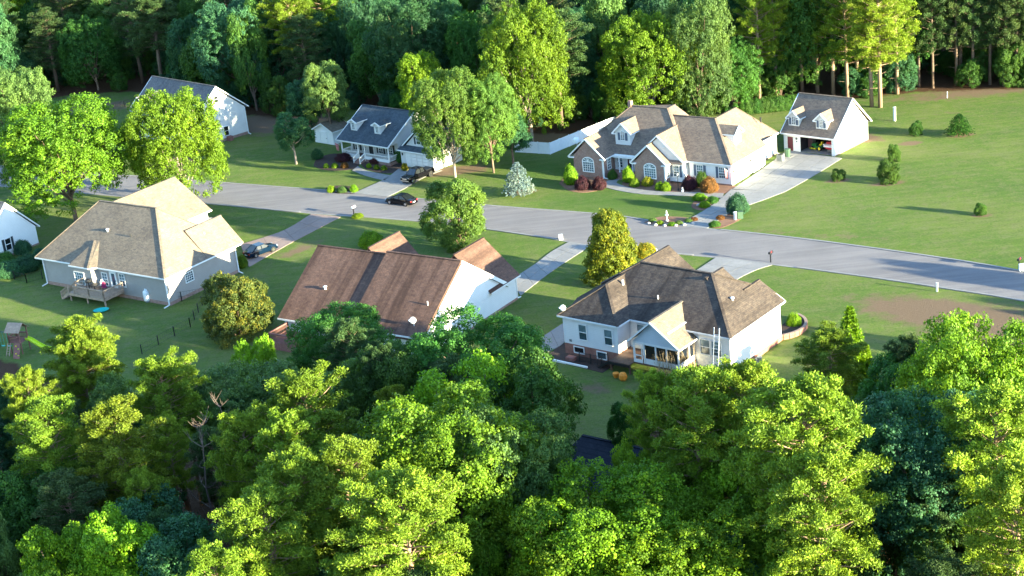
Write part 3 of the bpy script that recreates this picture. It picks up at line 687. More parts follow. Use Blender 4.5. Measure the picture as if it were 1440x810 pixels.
# right part of the roof stands a step higher than the left part
H.roof([[(-10.0, -18.75, 2.66), (0.15, -18.75, 2.66), (0.15, -10.25, zr), (-10.0, -10.25, zr)], [(-10.0, -10.25, zr), (0.15, -10.25, zr), (0.15, -1.75, 2.66), (-10.0, -1.75, 2.66)]], 'roof_brown', t=0.45,
       trim=[((-10.0, -18.75, 2.66), (0.15, -18.75, 2.66)), ], ridges=[((-10.0, -10.25, zr), (0.15, -10.25, zr))])
H.roof([[(-20.1, -18.75, 2.36), (-10.0, -18.75, 2.36), (-10.0, -10.25, zr-0.32), (-20.1, -10.25, zr-0.32)], [(-20.1, -10.25, zr-0.32), (-10.0, -10.25, zr-0.32), (-10.0, -1.75, 2.36), (-20.1, -1.75, 2.36)]], 'roof_brown', t=0.2,
       trim=[((-20.1, -18.75, 2.36), (-10.1, -18.75, 2.36))], ridges=[((-20.1, -10.25, zr-0.32), (-10.0, -10.25, zr-0.32))], name='roof')
gable_roof(H, -8.9, 0.3, -5.5, 0.6, 2.87, 6.95, 'b', 'roof_brown', name='garage_wing_roof', ridge=-4.3, trim='right')
gable_roof(H, -20.1, -13.1, -5.5, 0.6, 2.87, 6.5, 'b', 'roof_brown', name='front_wing_roof', trim='none')
H.p('fascia', MB().bar((.2, -10.25, zr-.2), (.2, -1.75, 2.46), .08, .42), 'white')
H.p('gable_vent', MB().box(-0.06, 0.04, -11.2, -10.1, 3.55, 4.65).box(0.04, 0.06, -11.1, -10.2, 3.65, 4.5), 'grey_metal')
lv = MB()
for j in range(6): lv.box(0.06, 0.09, -11.1, -10.2, 3.68+j*0.15, 3.75+j*0.15)
H.p('louvre', lv, 'white')
H.downspout(-0.05, -0.05, 2.8, '+b'); H.box_vent(-15.7, -15.0, 5.05); H.dish(-1.6, -17.6, 3.4, 0.9); H.vent_pipe(-1.2, -15.3, 5.1, 0.06, 0.35)
H.garage_door('+b', 0.0, -4.2, 4.8, 2.2)
H.window('-b', -18.2, -4.0, 1.7, 1.0, 1.4); H.window('-b', -18.2, -9.0, 1.7, 1.0, 1.4)
D = empty('deck', H.e.matrix_basis @ Vector((-17.0, -20.2, 0)), 34.8, 'red-brown stained deck under the left eave of the brown-roofed house', 'deck')
for i in range(12): MB().box(-1.9, 1.9, -1.6+i*0.28+0.01, -1.6+(i+1)*0.28-0.01, 0.85, 0.9).build('deck_board', 'wood_red', D)
for p_, q_ in (((-1.9, -1.6), (1.9, -1.6)), ((-1.9, -1.6), (-1.9, 1.6)), ((1.9, -1.6), (1.9, 1.6))): railing(D, p_, q_, 0.9, mat='wood_red')
MB().box(-1.9, 1.9, -1.68, -1.62, 0, 0.9).build('skirt', 'wood_red', D)

# ---- white house with dark hipped roof and screened porch
H = House('house', (871, 512), 40.3, 'white house with dark brown hipped roof, screened porch and raised back deck')
H.wall([(-6.8, 0), (0.05, 0), (0.05, 13.2), (-6.8, 13.2)], 1.2, 4.35, 'white_siding')
H.wall([(0.05, 2.2), (12.0, 2.2), (12.0, 12.3), (6.5, 12.3), (6.5, 10.4), (2.0, 10.4), (2.0, 13.2), (0.05, 13.2)], .55, 4.35, 'white_siding')
H.p('foundation', MB().prism([(-6.85, -0.04), (0.09, -0.04), (0.09, 13.25), (-6.85, 13.25)], -0.05, 1.2), 'brick_red'); H.p('foundation', MB().prism([(0.09, 2.16), (12.05, 2.16), (12.05, 12.35), (6.0, 12.35), (2.0, 13.25), (0.09, 13.25)], -0.05, .55), 'brick_red')
for q in ((-6.84, -6.7, -0.03, 0.1, 1.2, 4.3), (-0.06, 0.08, -0.03, 0.1, 1.2, 4.3), (11.9, 12.03, 2.17, 2.3, .55, 4.3)): H.p('corner_board', MB().box(*q), 'white')
e = 4.4; X = 12.4
H.roof([[(0.0, 1.8, e), (X, 1.8, e), (6.5, 8.4, 8.0), (-2.3, 8.4, 8.0), (-7.25, 3.3, 5.0), (-7.25, 1.8, e)],
        [(X, 1.8, e), (X, 12.7, e), (9.4, 12.7, 6.22), (9.4, 11.3, 6.22), (6.5, 8.4, 8.0)],
        [(6.5, 8.4, 8.0), (9.4, 11.3, 6.22), (8.0, 12.7, 5.65), (-2.3, 12.7, 5.65), (-2.3, 8.4, 8.0)],
        [(-2.3, 8.4, 8.0), (-2.3, 13.86, 8.0), (-7.25, 13.86, e), (-7.25, 1.8, e), (-7.25, 3.3, 4.95)]], 'roof_dark',
       trim=[((0.4, 1.8, e), (X, 1.8, e)), ((X, 1.8, e), (X, 12.7, e)), ((X, 12.7, e), (9.4, 12.7, 6.22))],
       ridges=[((-2.3, 8.4, 8.0), (6.5, 8.4, 8.0)), ((X, 1.8, e), (6.5, 8.4, 8.0)), ((6.5, 8.4, 8.0), (9.4, 11.3, 6.22)), ((-2.3, 8.4, 8.0), (-5.4, 5.2, 6.2))])
H.roof([[(-7.25, -0.4, e), (0.44, -0.4, e), (-3.4, 3.5, 7.05)], [(0.44, -0.4, e), (0.44, 3.5, e), (-3.4, 8.0, 7.05), (-3.4, 3.5, 7.05)], [(-7.25, -0.4, e), (-3.4, 3.5, 7.05), (-3.4, 8.0, 7.05), (-7.25, 7.5, e)]], 'roof_dark', 'left_wing_roof',
       trim=[((-7.25, -0.4, e), (0.44, -0.4, e)), ((0.44, -0.4, e), (0.44, 1.8, e)), ((-7.25, -0.4, e), (-7.25, 7.5, e))], ridges=[((0.44, -0.4, e), (-3.4, 3.5, 7.05)), ((-3.4, 3.5, 7.05), (-3.4, 6.8, 7.05)), ((-7.25, -0.4, e), (-3.4, 3.5, 7.05))])
gable_roof(H, -7.2, 2.6, 8.4, 13.86, 4.46, 8.01, 'b', 'roof_dark', name='front_wing_roof', trim='none')
gable_roof(H, 3.2, 9.3, 7.5, 10.9, 5.4, 7.76, 'b', 'roof_dark', name='front_wing_roof', trim='none')
gable_roof(H, 6.4, 12.41, 9.5, 12.8, 4.38, 6.24, 'b', 'roof_dark', name='front_wing_roof', trim='none')
H.p('gable_wall', MB().slab([(-6.8, 13.2, 4.3), (2.2, 13.2, 4.3), (-2.3, 13.2, 7.7)], .14, (0, -1, 0)).slab([(6.8, 12.3, 4.3), (12.0, 12.3, 4.3), (9.4, 12.3, 6.0)], .14, (0, -1, 0)).slab([(3.6, 10.4, 4.3), (8.9, 10.4, 4.3), (8.9, 10.4, 5.6), (6.25, 10.4, 7.5), (3.6, 10.4, 5.6)], .14, (0, -1, 0)), 'white_siding')
H.window('-b', 0.0, -4.35, 2.78, 0.95, 1.65, 1, 2); H.window('-b', 0.0, -1.1, 2.78, 0.95, 1.65, 1, 2)
H.window('-b', 2.2, 1.5, 3.45, 0.9, 0.7, 1, 1, 'blind', split=False)
for u in (9.15, 10.45): H.window('-b', 2.2, u, 2.75, 1.05, 1.55, 1, 2)
H.window('-b', -0.04, -2.1, 0.6, 1.1, 0.7, 1, 1, split=False, name='basement_window'); H.window('-b', -0.04, -5.0, 0.68, 1.2, 0.6, 1, 1, 'glass_dark', split=False, name='basement_window')
H.vent_pipe(-2.6, 5.3, 6.5, 0.12, 0.5); H.vent_pipe(2.2, 4.6, 5.9, 0.07, 0.4); H.box_vent(9.6, 7.0, 6.1); H.dish(-6.7, 0.1, 4.5, .8)
H.p('wall_vent', MB().box(-6.2, -5.9, -0.06, 0.0, 1.45, 1.7), 'grey_metal')
# porch: gable roof on posts, low wall below
pa0, pa1, pb0, pzr, pze = 2.6, 8.3, -1.0, 6.0, 3.6
pc = 5.0
H.roof([[(pa0-.4, pb0-.3, pze), (pc, pb0-.3, pzr), (pc, 5.3, pzr), (pa0-.4, 3.0, pze)], [(pc, pb0-.3, pzr), (pa1, pb0-.3, pze), (pa1, 3.6, pze), (pc, 5.6, pzr)]], 'roof_tan', 'porch_roof',
       trim=[((pa0-.4, pb0-.3, pze), (pc, pb0-.3, pzr)), ((pc, pb0-.3, pzr), (pa1, pb0-.3, pze)), ((pa1, pb0-.3, pze), (pa1, 2.2, pze)), ((pa0-.4, pb0-.3, pze), (pa0-.4, 2.2, pze))], ridges=[((pc, pb0-.3, pzr), (pc, 5.3, pzr))])
H.p('roof_strip', MB().bar((6.7, -.7, 4.83), (6.7, 2.6, 4.83), .22, .1), 'white')
H.p('porch_gable', MB().slab([(pa0, pb0, pze-.1), (pa1-.3, pb0, pze-.1), (pc, pb0, pzr-.2)], 0.14, (0, 1, 0)), 'blue_siding')
H.p('porch_beam', MB().box(pa0, pa1-.3, pb0-0.02, pb0+0.14, pze-.32, pze-.1).box(pa1-.44, pa1-.28, pb0+0.14, 2.18, pze-.32, pze-.1).box(pa0, pa0+.14, pb0+0.14, 2.18, pze-.32, pze-.1), 'white')
for (x, y) in ((pa0+.07, pb0+.07), (3.9, pb0+.07), (5.3, pb0+.07), (6.6, pb0+.07), (pa1-.36, pb0+.07), (pa1-.36, 1.0), (pa0+.07, .7)):
    H.p('porch_post', MB().box(x-.07, x+.07, y-.07, y+.07, 1.2, pze-.32), 'white')
H.p('porch_floor', MB().box(pa0, pa1-.3, pb0, 2.17, 1.0, 1.2), 'wood_dark')
H.p('porch_low_wall', MB().box(4.0, pa1-.3, pb0+.02, pb0+.1, 1.2, 1.75).box(pa1-.42, pa1-.34, pb0+.14, 2.17, 1.2, 1.75), 'white')
H.p('screen_door', MB().box(2.75, 2.85, pb0-.03, pb0+.03, 1.2, 3.2).box(3.6, 3.7, pb0-.03, pb0+.03, 1.2, 3.2).box(2.85, 3.6, pb0-.03, pb0+.03, 1.2, 1.55).box(2.85, 3.6, pb0-.03, pb0+.03, 1.95, 2.05).box(2.85, 3.6, pb0-.03, pb0+.03, 3.1, 3.2), 'white')
H.p('screen', MB().box(4.0, 7.8, pb0+.11, pb0+.13, 1.75, 3.28), 'glass_dark')
for k, (x, y) in enumerate(((3.6, .3), (5.6, .6))):
    pass
rd = MB(); 
for i in range(46):
    a, b = rnd.uniform(5.5, 7.7), rnd.uniform(-1.5, -1.15); z = rnd.uniform(2.3, 3.4)
    rd.tube([(a, b, 0.0), (a+rnd.uniform(-.2, .2), b, z*.6), (a+rnd.uniform(-.5, .5), b+rnd.uniform(-.3, .1), z)], [.02, .015, .004], 4, False)
for i in range(26):
    a, b = rnd.uniform(8.1, 8.6), rnd.uniform(-1.2, 1.6); z = rnd.uniform(2.3, 4.6)
    rd.tube([(a, b, 0.0), (a, b, z*.6), (a+rnd.uniform(-.5, .5), b+rnd.uniform(-.4, .4), z)], [.02, .015, .004], 4, False)
o = rd.build('ornamental_grass', 'straw'); o.matrix_world = H.e.matrix_basis; tag(o, 'tall dry tan stems growing round the corner of the screened porch', 'plant')
H4 = H.e.matrix_basis.copy()
D = empty('deck', H4 @ Vector((1.3, 0.2, 0)), 40.3, 'brown raised plank deck in the corner left of the screened porch', 'deck')
for i in range(15): MB().box(-1.2, 1.28, -2.0+i*0.26+.008, -2.0+(i+1)*0.26-.008, 1.08, 1.13).build('deck_board', 'wood_dark', D)
MB().box(-1.2, 1.28, -2.1, -2.02, .8, 1.08).box(-1.28, -1.22, -2.02, -.25, .8, 1.08).build('deck_frame', 'black', D)
for x in (-1.1, 1.2): MB().box(x-.07, x+.07, -1.95, -1.8, 0, 1.05).build('deck_post', 'wood_dark', D)
for i in range(5): MB().box(-1.55-.27*i, -1.28-.27*i, -2.0, -0.9, .86-.19*i, .9-.19*i).build('stair_tread', 'wood_dark', D)
st = MB().bar((-1.3, -2.02, .95), (-2.7, -2.02, .05), .06, .22).bar((-1.3, -2.02, 1.9), (-2.7, -2.02, 1.0), .05, .05)
for x, z in ((-1.3, 1.0), (-2.0, .5), (-2.7, .05)): st.bar((x, -2.02, z), (x, -2.02, z+.95), .05, .05)
st.build('stair_railing', 'black', D)
o = MB().prism([(-8.2, -2.3), (-0.3, -2.6), (-0.3, -0.1), (-6.9, -0.1), (-7.1, 2.0), (-8.6, 2.0)], 0.0, 0.03).build('mulch_bed', 'mulch_dark'); o.matrix_world = H4; tag(o, kind='structure')
o = MB().box(-8.0, -2.4, -2.42, -2.24, 0.0, 0.2).build('retaining_edge', 'white'); o.matrix_world = H4; tag(o, 'long white landscaping beam lying along the dark bed behind the white house', 'edging')
F_ = empty('fence', H4 @ Vector((-2.6, -1.4, 0)), 40.3, 'short black metal fence around the sunken patio behind the white house', 'fence')
for x in (-1.4, 0, 1.4): MB().box(x-.04, x+.04, -.04, .04, 0, 1.25).build('fence_post', 'black', F_)
MB().bar((-1.4, 0, 1.15), (1.4, 0, 1.15), .04, .04).bar((-1.4, 0, .2), (1.4, 0, .2), .04, .04).build('fence_rail', 'black', F_)
b_ = MB()
for i in range(22): b_.box(-1.35+i*.13, -1.33+i*.13, -.01, .01, .2, 1.15)
b_.build('baluster', 'black', F_)
o = MB().box(-.5, .5, -.35, .35, 0, .35).build('planter_box', 'wood_red'); o.location = H4 @ Vector((-5.2, -1.3, .03)); o.rotation_euler = (0, 0, -R_(40.3)); tag(o, 'low red-brown planter box on the dark bed behind the white house', 'planter')
L_ = empty('ladder', H4 @ Vector((10.9, 1.1, 0)), 40.3, 'white ladder leaning on the rear eave of the white house', 'ladder')
for x in (-.3, .3): MB().bar((x, -.2, 0), (x, .62, 5.3), .05, .08).build('rail', 'tank', L_)
for i in range(13): MB().bar((-.3, -.2+.82*(i+1)/15, 5.3*(i+1)/15), (.3, -.2+.82*(i+1)/15, 5.3*(i+1)/15), .035, .035).build('rung', 'tank', L_)
chair(H4 @ Vector((9.2, 0.2, 0)), 40, 'tank', 'white garden chair left of the ladder behind the white house')
chair(H4 @ Vector((10.0, -0.2, 0)), 20, 'tank', 'white garden chair nearest the foot of the ladder')
o = MB().lathe((0, 0, 0), [(.18, 0), (.3, .3), (.34, .5), (.2, .55)], 12).build('flower_pot', 'orange'); o.location = H4 @ Vector((1.6, -2.9, 0)); tag(o, 'orange pot on the ground below the brown deck', 'pot')
o = MB().lathe((0, 0, 0), [(.3, 0), (.42, .2), (.4, .6), (.25, .8)], 12).build('storage_tub', 'orange'); o.location = H4 @ Vector((2.6, -3.1, 0)); tag(o, 'bigger orange tub beside the porch steps', 'tub')
# ---- brick-fronted house across the road
H = House('house', (1030, 262), 38, 'brick-fronted house with many gables and arched windows across the road')
SID = 'cream_siding'
H.wall([(-6.6, 0.1), (-0.05, 0.1), (-0.05, 9.8), (-1.3, 9.8), (-1.3, 15.6), (-10.4, 15.6), (-10.4, 9), (-24.8, 11.4), (-24.8, 0.6), (-6.6, 0.6)], 0.2, 3.0, 'white_siding')
H.p('foundation', MB().prism([(-6.65, 0.05), (0.0, 0.05), (0, 0.5), (-1.25, 9.8), (-1.25, 15.65), (-10, 15.65), (-24.85, 11.4), (-24.85, 0.55), (-6.65, 0.55)], -0.05, 0.2), 'brick')
H.wall([(-24.2, -2.5), (-19.2, -2.5), (-19.2, 0.7), (-24.2, 0.7)], 0, 3.0, 'brick', 'brick_wing', top=[([(-24.2, -2.5, 3.0), (-19.2, -2.5, 3.0), (-21.75, -2.5, 5.45)], (0, 1, 0))])
H.wall([(-14.1, -2.2), (-9.2, -2.2), (-9.2, 0.7), (-14.1, 0.7)], 0, 2.9, 'brick', 'brick_wing', top=[([(-14.1, -2.2, 2.9), (-9.2, -2.2, 2.9), (-11.7, -2.2, 5.3)], (0, 1, 0))])
H.wall([(-9.2, -1.0), (-7.0, -1.0), (-7.0, 0.7), (-9.2, 0.7)], 0.2, 3.0, 'white_siding', 'wall')
for q in ((-19.36, -19.17, -2.53, -2.3, 0, 2.9), (-9.36, -9.17, -2.23, -2.0, 0, 2.8), (-.2, -.02, 0.0, .09, .2, 2.9)): H.p('corner_board', MB().box(*q), 'white')
G = 'roof_grey'; e = 3.1
H.roof([[(-10.9, -0.3, e), (0.2, -0.3, e), (-5.3, 5.7, 7.65), (-12.2, 5.7, 7.65)], [(0.2, -0.3, e), (0.2, 9.9, e), (-0.9, 9.9, 4.0), (-0.9, 10.1, 4.0), (-0.9, 16.0, 4.0-.9), (-5.3, 11.5, 7.65), (-5.3, 5.7, 7.65)] if 0 else [(0.2, -0.3, e), (0.2, 9.9, e), (-5.3, 9.9, 7.65), (-5.3, 5.7, 7.65)],
        [(0.2-1.2, 9.9, e+1.0-.05), (-1.1+.05, 16.0, e), (-5.3, 11.6, 7.64), (-5.3, 9.9, 7.64)], [(-1.05, 16.0, e), (-10.6, 16.0, e), (-5.3, 11.6, 7.64)], [(-12.2, 5.7, 7.65), (-5.3, 5.7, 7.65), (-10.8, 11.4, 3.2), (-12.2, 11.4, 3.2)], [(-10.6, 16, e), (-10.6, 9, e), (-5.3, 9, 7.6), (-5.3, 11.6, 7.6)]], G,
       trim=[((-7.0, -0.3, e), (0.2, -0.3, e)), ((0.2, -0.3, e), (0.2, 9.9, e)), ((-0.95, 9.9, e+.1), (-1.05, 16.0, e))], ridges=[((0.2, -0.3, e), (-5.3, 5.7, 7.65)), ((-12.2, 5.7, 7.65), (-5.3, 5.7, 7.65)), ((-5.3, 5.7, 7.65), (-5.3, 11.6, 7.65)), ((-5.3, 11.6, 7.65), (-1.05, 16.0, e))])
H.roof([[(-25.2, -0.2, e), (-6.8, -0.2, e), (-13.1, 6.0, 8.5), (-19.1, 6.0, 8.5)], [(-6.8, -0.2, e), (-6.8, 1.0, e), (-10.0, 8.9, 5.9), (-13.1, 8.0, 8.5), (-13.1, 6.0, 8.5)], [(-25.2, -0.2, e), (-19.1, 6.0, 8.5), (-25.2, 12.2, e)],
        [(-25.2, 12.2, e), (-19.1, 6.0, 8.5), (-13.1, 6.0, 8.5), (-13.1, 8.0, 8.5), (-9.4, 12.2, e)]], G, 'main_roof',
       trim=[((-18.6, -0.2, e), (-14.3, -0.2, e)), ((-25.2, -0.2, e), (-25.2, 12.2, e))], ridges=[((-13.1, 6.0, 8.5), (-19.1, 6.0, 8.5)), ((-25.2, -0.2, e), (-19.1, 6.0, 8.5)), ((-6.8, -0.2, e), (-13.1, 6.0, 8.5)), ((-13.1, 6, 8.5), (-13.1, 8, 8.5))])
gable_roof(H, -14.9, -6.75, -1.25, 4.5, e+.02, 6.65, 'b', G, name='front_gable_roof', ridge=-10.8, trim='near')
H.p('gable_wall', MB().slab([(-9.3, -1.0, 3.0), (-7.0, -1.0, 3.0), (-10.7, -1.0, 6.35), (-12.6, -1.0, 4.8), (-12.6, -1.0, 3.0)], .14, (0, 1, 0)), 'cream_siding')
H.roof([[(-9.3, -1.5, 2.95), (-6.9, -1.5, 2.95), (-6.9, -1.02, 3.3), (-9.3, -1.02, 3.3)]], G, 'skirt_roof', t=.1)
H.p('gable_ornament', MB().lathe((0, 0, 0), [(.22, 0), (.22, .04), (.02, .05)], 12), 'white').location = (-9.9, -1.02, 5.0)
gable_roof(H, -24.9, -18.7, -2.8, 3.0, 3.0, 5.75, 'b', G, name='brick_wing_roof', ridge=-21.8, trim='near')
gable_roof(H, -14.65, -8.75, -2.5, 2.6, 2.9, 5.55, 'b', G, name='brick_wing_roof', ridge=-11.7, trim='near')
for a_, b_, z_ in ((-24.9, -2.8, 3.0), (-18.7, -2.8, 3.0), (-14.65, -2.5, 2.9), (-8.75, -2.5, 2.9)):
    sg = 1 if a_ in (-24.9, -14.65) else -1
    H.p('eave_return', MB().box(a_, a_+sg*.9, b_+.02, b_+.3, z_-.28, z_-.1), 'white')
H.window('-b', -2.5, -21.7, 1.55, 1.75, 1.35, 5, 4, 'blind', arch=True, split=False, frame=.12)
H.window('-b', -2.2, -11.6, 1.45, 1.75, 1.35, 5, 4, 'blind', arch=True, split=False, frame=.12)
H.window('+a', -19.2, -1.0, 1.8, .8, 1.5, 2, 4); H.window('+a', -9.2, -1.6, 1.6, .7, 1.4, 2, 4)
H.window('-b', -1.0, -8.1, 1.7, .85, 1.5, 2, 4, shutters='shutter')
H.window('-b', 0.1, -5.0, 1.75, .9, 1.5, 3, 4, shutters='shutter'); H.window('-b', 0.1, -1.55, 1.75, .9, 1.5, 3, 4, shutters='shutter')
# front porch between the brick wings
H.p('porch_floor', MB().box(-19.15, -14.15, -1.6, 0.55, 0.0, 0.5), 'brick'); H.p('porch_step', MB().box(-17.4, -15.6, -2.3, -1.6, 0, .2).box(-17.4, -15.6, -1.95, -1.6, .2, .36), 'brick')
H.p('porch_beam', MB().box(-19.15, -14.15, -0.5, -0.3, 2.62, 2.95), 'white')
for a_ in (-17.8, -15.6, -14.4): H.p('porch_column', MB().lathe((a_, -0.4, 0.5), [(.16, 0), (.13, .15), (.12, 1.9), (.16, 2.12)], 10), 'white')
H.window('-b', 0.6, -18.3, 1.7, .8, 1.6, 2, 4); H.door('-b', 0.6, -16.5, .5, 1.0, 2.1, 'door_red', 'glass_dark'); H.window('-b', 0.6, -15.0, 1.7, .8, 1.6, 2, 4, 'glass_dark')
H.p('wreath', MB().lathe((0, 0, 0), [(.2, 0), (.2, .05), (.1, .06)], 12), 'white').matrix_basis = Matrix.Translation((-16.5, .53, 2.0)) @ Matrix.Rotation(R_(90), 4, 'X')
H.dormer(-17.8, 1.0, 4.0, 2.5, 7.3, .35, 'pale_w' if 0 else 'cream_siding', G, 0.95, 3.6, (5.35, .62, 1.0, 2, 5, True))
H.dormer(5.0, -1.6, 4.4, 1.9, 7.0, .3, 'white_siding', G, 0.8, -4.2, (5.4, .7, 1.1, 2, 4, False), face='+a', shutters=None)
H.garage_door('+a', -0.05, 2.6, 4.6, 2.35, 4, 6); H.garage_door('+a', -0.05, 7.7, 2.8, 2.35, 4, 3)
H.p('wall_lamp', MB().box(-.05, .12, .1+.25, .5, 1.9, 2.2), 'black'); H.p('wall_lamp', MB().box(-.05, .12, 5.3, 5.5, 1.9, 2.2), 'black')
H.p('chimney', MB().box(-19.6, -19.1, 5.7, 6.3, 8.0, 9.2), 'brick'); H.vent_pipe(-2.3, 13.2, 5.6, .12, .4, 'black'); H.dish(-24.4, -1.0, 3.9, 1.2)
for a_, b_, f in ((-19.28, -2.5, '+a'), (-9.28, -2.2, '+a'), (-1.35, 15.5, '+a')): H.downspout(a_, b_, 2.9, f)
H5 = H.e.matrix_basis.copy()
for k, (x, y, m_, lb) in enumerate(((0.9, 12.6, 'grey_metal', 'grey air conditioner on its pad beside the right end of the brick-fronted house'), (1.0, 14.6, 'util_green', 'dark green bin just behind the air conditioner by the brick-fronted house'))):
    A_ = empty('air_conditioner' if k == 0 else 'bin', H5 @ Vector((x, y, 0)), 38, lb, 'air conditioner' if k == 0 else 'bin')
    MB().box(-.65, .65, -.65, .65, 0, .1).build('pad', 'concrete', A_)
    if k == 0:
        MB().box(-.42, .42, -.42, .42, .1, .95).build('body', m_, A_); MB().cyl((0, 0, .95), .36, .05, 16).build('fan_grille', 'black', A_)
    else:
        MB().lathe((0, 0, .1), [(.36, 0), (.45, .95), (.47, 1.0)], 8).build('body', m_, A_); MB().lathe((0, 0, 1.1), [(.5, 0), (.45, .1), (.1, .16)], 8).build('lid', m_, A_)
def flag(pos, yaw, label, col='flag_red'):
    f = empty('flag', pos, yaw, label, 'flag'); MB().bar((0, 0, 0), (0, -1.0, .75), .04, .04).build('pole', 'white', f)
    q = MB()
    for i in range(5): q.slab([(0.02*i % .05, -.25-.14*i, .12+.1*i), (0.02, -.25-.14*(i+1), .12+.1*(i+1)), (0.05, -.3-.1*(i+1), -.85+.05*i), (0.0, -.3-.1*i, -.9+.05*i)], .02, (1, 0, 0))
    q.build('cloth', col, f)
flag(H5 @ Vector((-0.6, 0.05, 2.0)), 38, 'red and white flag hanging beside the right front window of the brick-fronted house')
def lamp_post(px, label):
    l = empty('lamp_post', at(*px), 0, label, 'lamp post'); MB().lathe((0, 0, 0), [(.12, 0), (.1, .3), (.04, .4), (.035, 2.1), (.07, 2.15)], 10).build('post', 'black', l)
    MB().lathe((0, 0, 2.15), [(.09, 0), (.15, .32), (.16, .34)], 6).build('lantern_glass', 'headlight', l); MB().lathe((0, 0, 2.5), [(.2, 0), (.05, .18), (.02, .26)], 6).build('cap', 'black', l)
lamp_post((954, 268), 'black lamp post in front of the brick-fronted house')

# ---- detached garage with two dormers
H = House('garage', (1174, 220), 44, 'detached white garage with two dormers and an open door, beside the brick-fronted house', 'garage')
W_ = 8.34
H.p('wall', MB().prism([(-W_, 0.0), (-5.75, 0.0), (-5.75, .2), (-W_+.2, .2), (-W_+.2, 9.0), (-.2, 9.0), (-.2, 0.2), (-.35, .2), (-.35, 0), (0, 0), (0, 9.2), (-W_, 9.2)], 0.02, 2.72)
    .box(-5.75, -.35, 0, .2, 2.3, 2.72).slab([(0, 0, 2.72), (0, 9.2, 2.72), (0, 4.8, 7.0)], .16, (-1, 0, 0)).slab([(-W_, 0, 2.72), (-W_, 9.2, 2.72), (-W_, 4.8, 7.0)], .16, (1, 0, 0)), 'white_siding')
H.p('foundation', MB().box(.0, .05, 0, 9.25, -.05, .14), 'brick')
H.p('garage_floor', MB().box(-W_+.2, -.2, .2, 9.0, 0.0, .05), 'concrete')
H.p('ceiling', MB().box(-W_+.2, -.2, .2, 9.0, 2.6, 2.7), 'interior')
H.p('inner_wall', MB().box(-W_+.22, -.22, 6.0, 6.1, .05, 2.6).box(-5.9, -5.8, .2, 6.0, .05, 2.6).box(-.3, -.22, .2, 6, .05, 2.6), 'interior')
H.p('door_trim', MB().box(-5.85, -5.6, -.06, .04, .02, 2.4).box(-.45, -.25, -.06, .04, .02, 2.4).box(-5.85, -.25, -.07, .02, 2.3, 2.5).box(-W_-.02, -W_+.2, -.04, .1, .02, 2.7).box(-.14, .03, -.04, .1, .02, 2.7), 'white')
gable_roof(H, -W_-.3, .25, -.5, 9.9, 2.72, 7.3, 'a', 'roof_grey', ridge=4.8)
H.door('-b', 0, -7.25, .05, .95, 2.1, 'door_red')
H.p('wall_lamp', MB().box(-6.3, -6.15, -.15, 0, 1.8, 2.1), 'black'); H.p('house_number', MB().box(-6.32, -6.12, -.03, 0, 1.4, 1.6), 'shutter')
for c_ in (-6.95, -2.4): H.dormer(c_, .55, 3.3, 1.75, 5.85, .3, 'cream_siding', 'roof_grey', 0.95, 2.6, (4.3, .55, .9, 2, 4, True))
H.p('gable_vent', MB().box(0, .05, 4.5, 4.75, 4.9, 5.3), 'white'); H.p('meter_box', MB().box(0, .12, 4.1, 4.4, 1.0, 1.6), 'grey_metal')
GM = H.e.matrix_basis.copy()
# tractor and the red boat inside the garage
T = empty('tractor', GM @ Vector((-3.7, 1.9, 0.05)), 50, 'green ride-on mower tractor with yellow seat parked in the open garage', 'tractor')
MB().slab([(-.75, -.32, .55), (.1, -.32, .55), (.1, .32, .55), (-.75, .32, .55)], .25).slab([(-1.15, -.25, .85), (-.3, -.3, .95), (-.3, .3, .95), (-1.15, .25, .85)], .4).build('hood', 'green_paint', T)
MB().box(.1, .8, -.5, .5, .5, .75).box(.2, .6, -.55, .55, .3, .55).build('fender', 'green_paint', T)
MB().box(.2, .6, -.25, .25, .78, .9).box(.55, .68, -.27, .27, .88, 1.3).build('seat', 'yellow', T)
MB().bar((-.3, 0, .9), (-.05, 0, 1.25), .05, .05).lathe((-.05, 0, 1.22), [(.18, 0), (.2, .03), (.18, .05)], 12).build('steering_wheel', 'black', T)
def wheel(parent, x, y, z, r, w, tyre='rubber', rim='chrome'):
    t_ = MB().tube([(x, y-w/2, z), (x, y-w/2+.03, z), (x, y+w/2-.03, z), (x, y+w/2, z)], [r*.88, r, r, r*.88], 16)
    o = t_.build('wheel', tyre, parent); sd = 1 if y > 0 else -1
    MB().tube([(x, y+sd*(w/2-.02), z), (x, y+sd*(w/2+.012), z)], [r*.62, r*.55], 10).build('rim', rim, o); return o
for x, y, r in ((.45, -.5, .36), (.45, .5, .36), (-.9, -.42, .25), (-.9, .42, .25)): wheel(T, x, y, r, r, .22, rim='yellow')
MB().slab([(-1.3, -.6, .3), (-.2, -.6, .3), (-.2, .6, .3), (-1.3, .6, .3)], .15).build('mower_deck', 'yellow', T)
B_ = empty('boat', GM @ Vector((-1.35, 2.2, 0.05)), 44, 'red and white boat stored at the right side of the open garage', 'boat')
hull = MB(); st_ = []
for y, w, z0 in ((-1.5, .85, .55), (-.5, .9, .5), (1.2, .75, .5), (2.6, .1, .7)):
    st_.append([(-w, y, 1.25), (-w*.8, y, .8), (0, y, z0), (w*.8, y, .8), (w, y, 1.25)])
vs = [p for s_ in st_ for p in s_]
hull.add(vs, [(i*5+j, i*5+j+1, i*5+j+6, i*5+j+5) for i in range(3) for j in range(4)]+[(4, 3, 2, 1, 0)]+[(i*5+4, i*5, i*5+5, i*5+9) for i in range(3)])
hull.build('hull', 'red', B_); MB().box(-.86, .86, -1.62, -1.5, .95, 1.15).box(-.93, .93, -1.6, 1.0, 1.22, 1.3).build('rub_rail', 'white', B_)
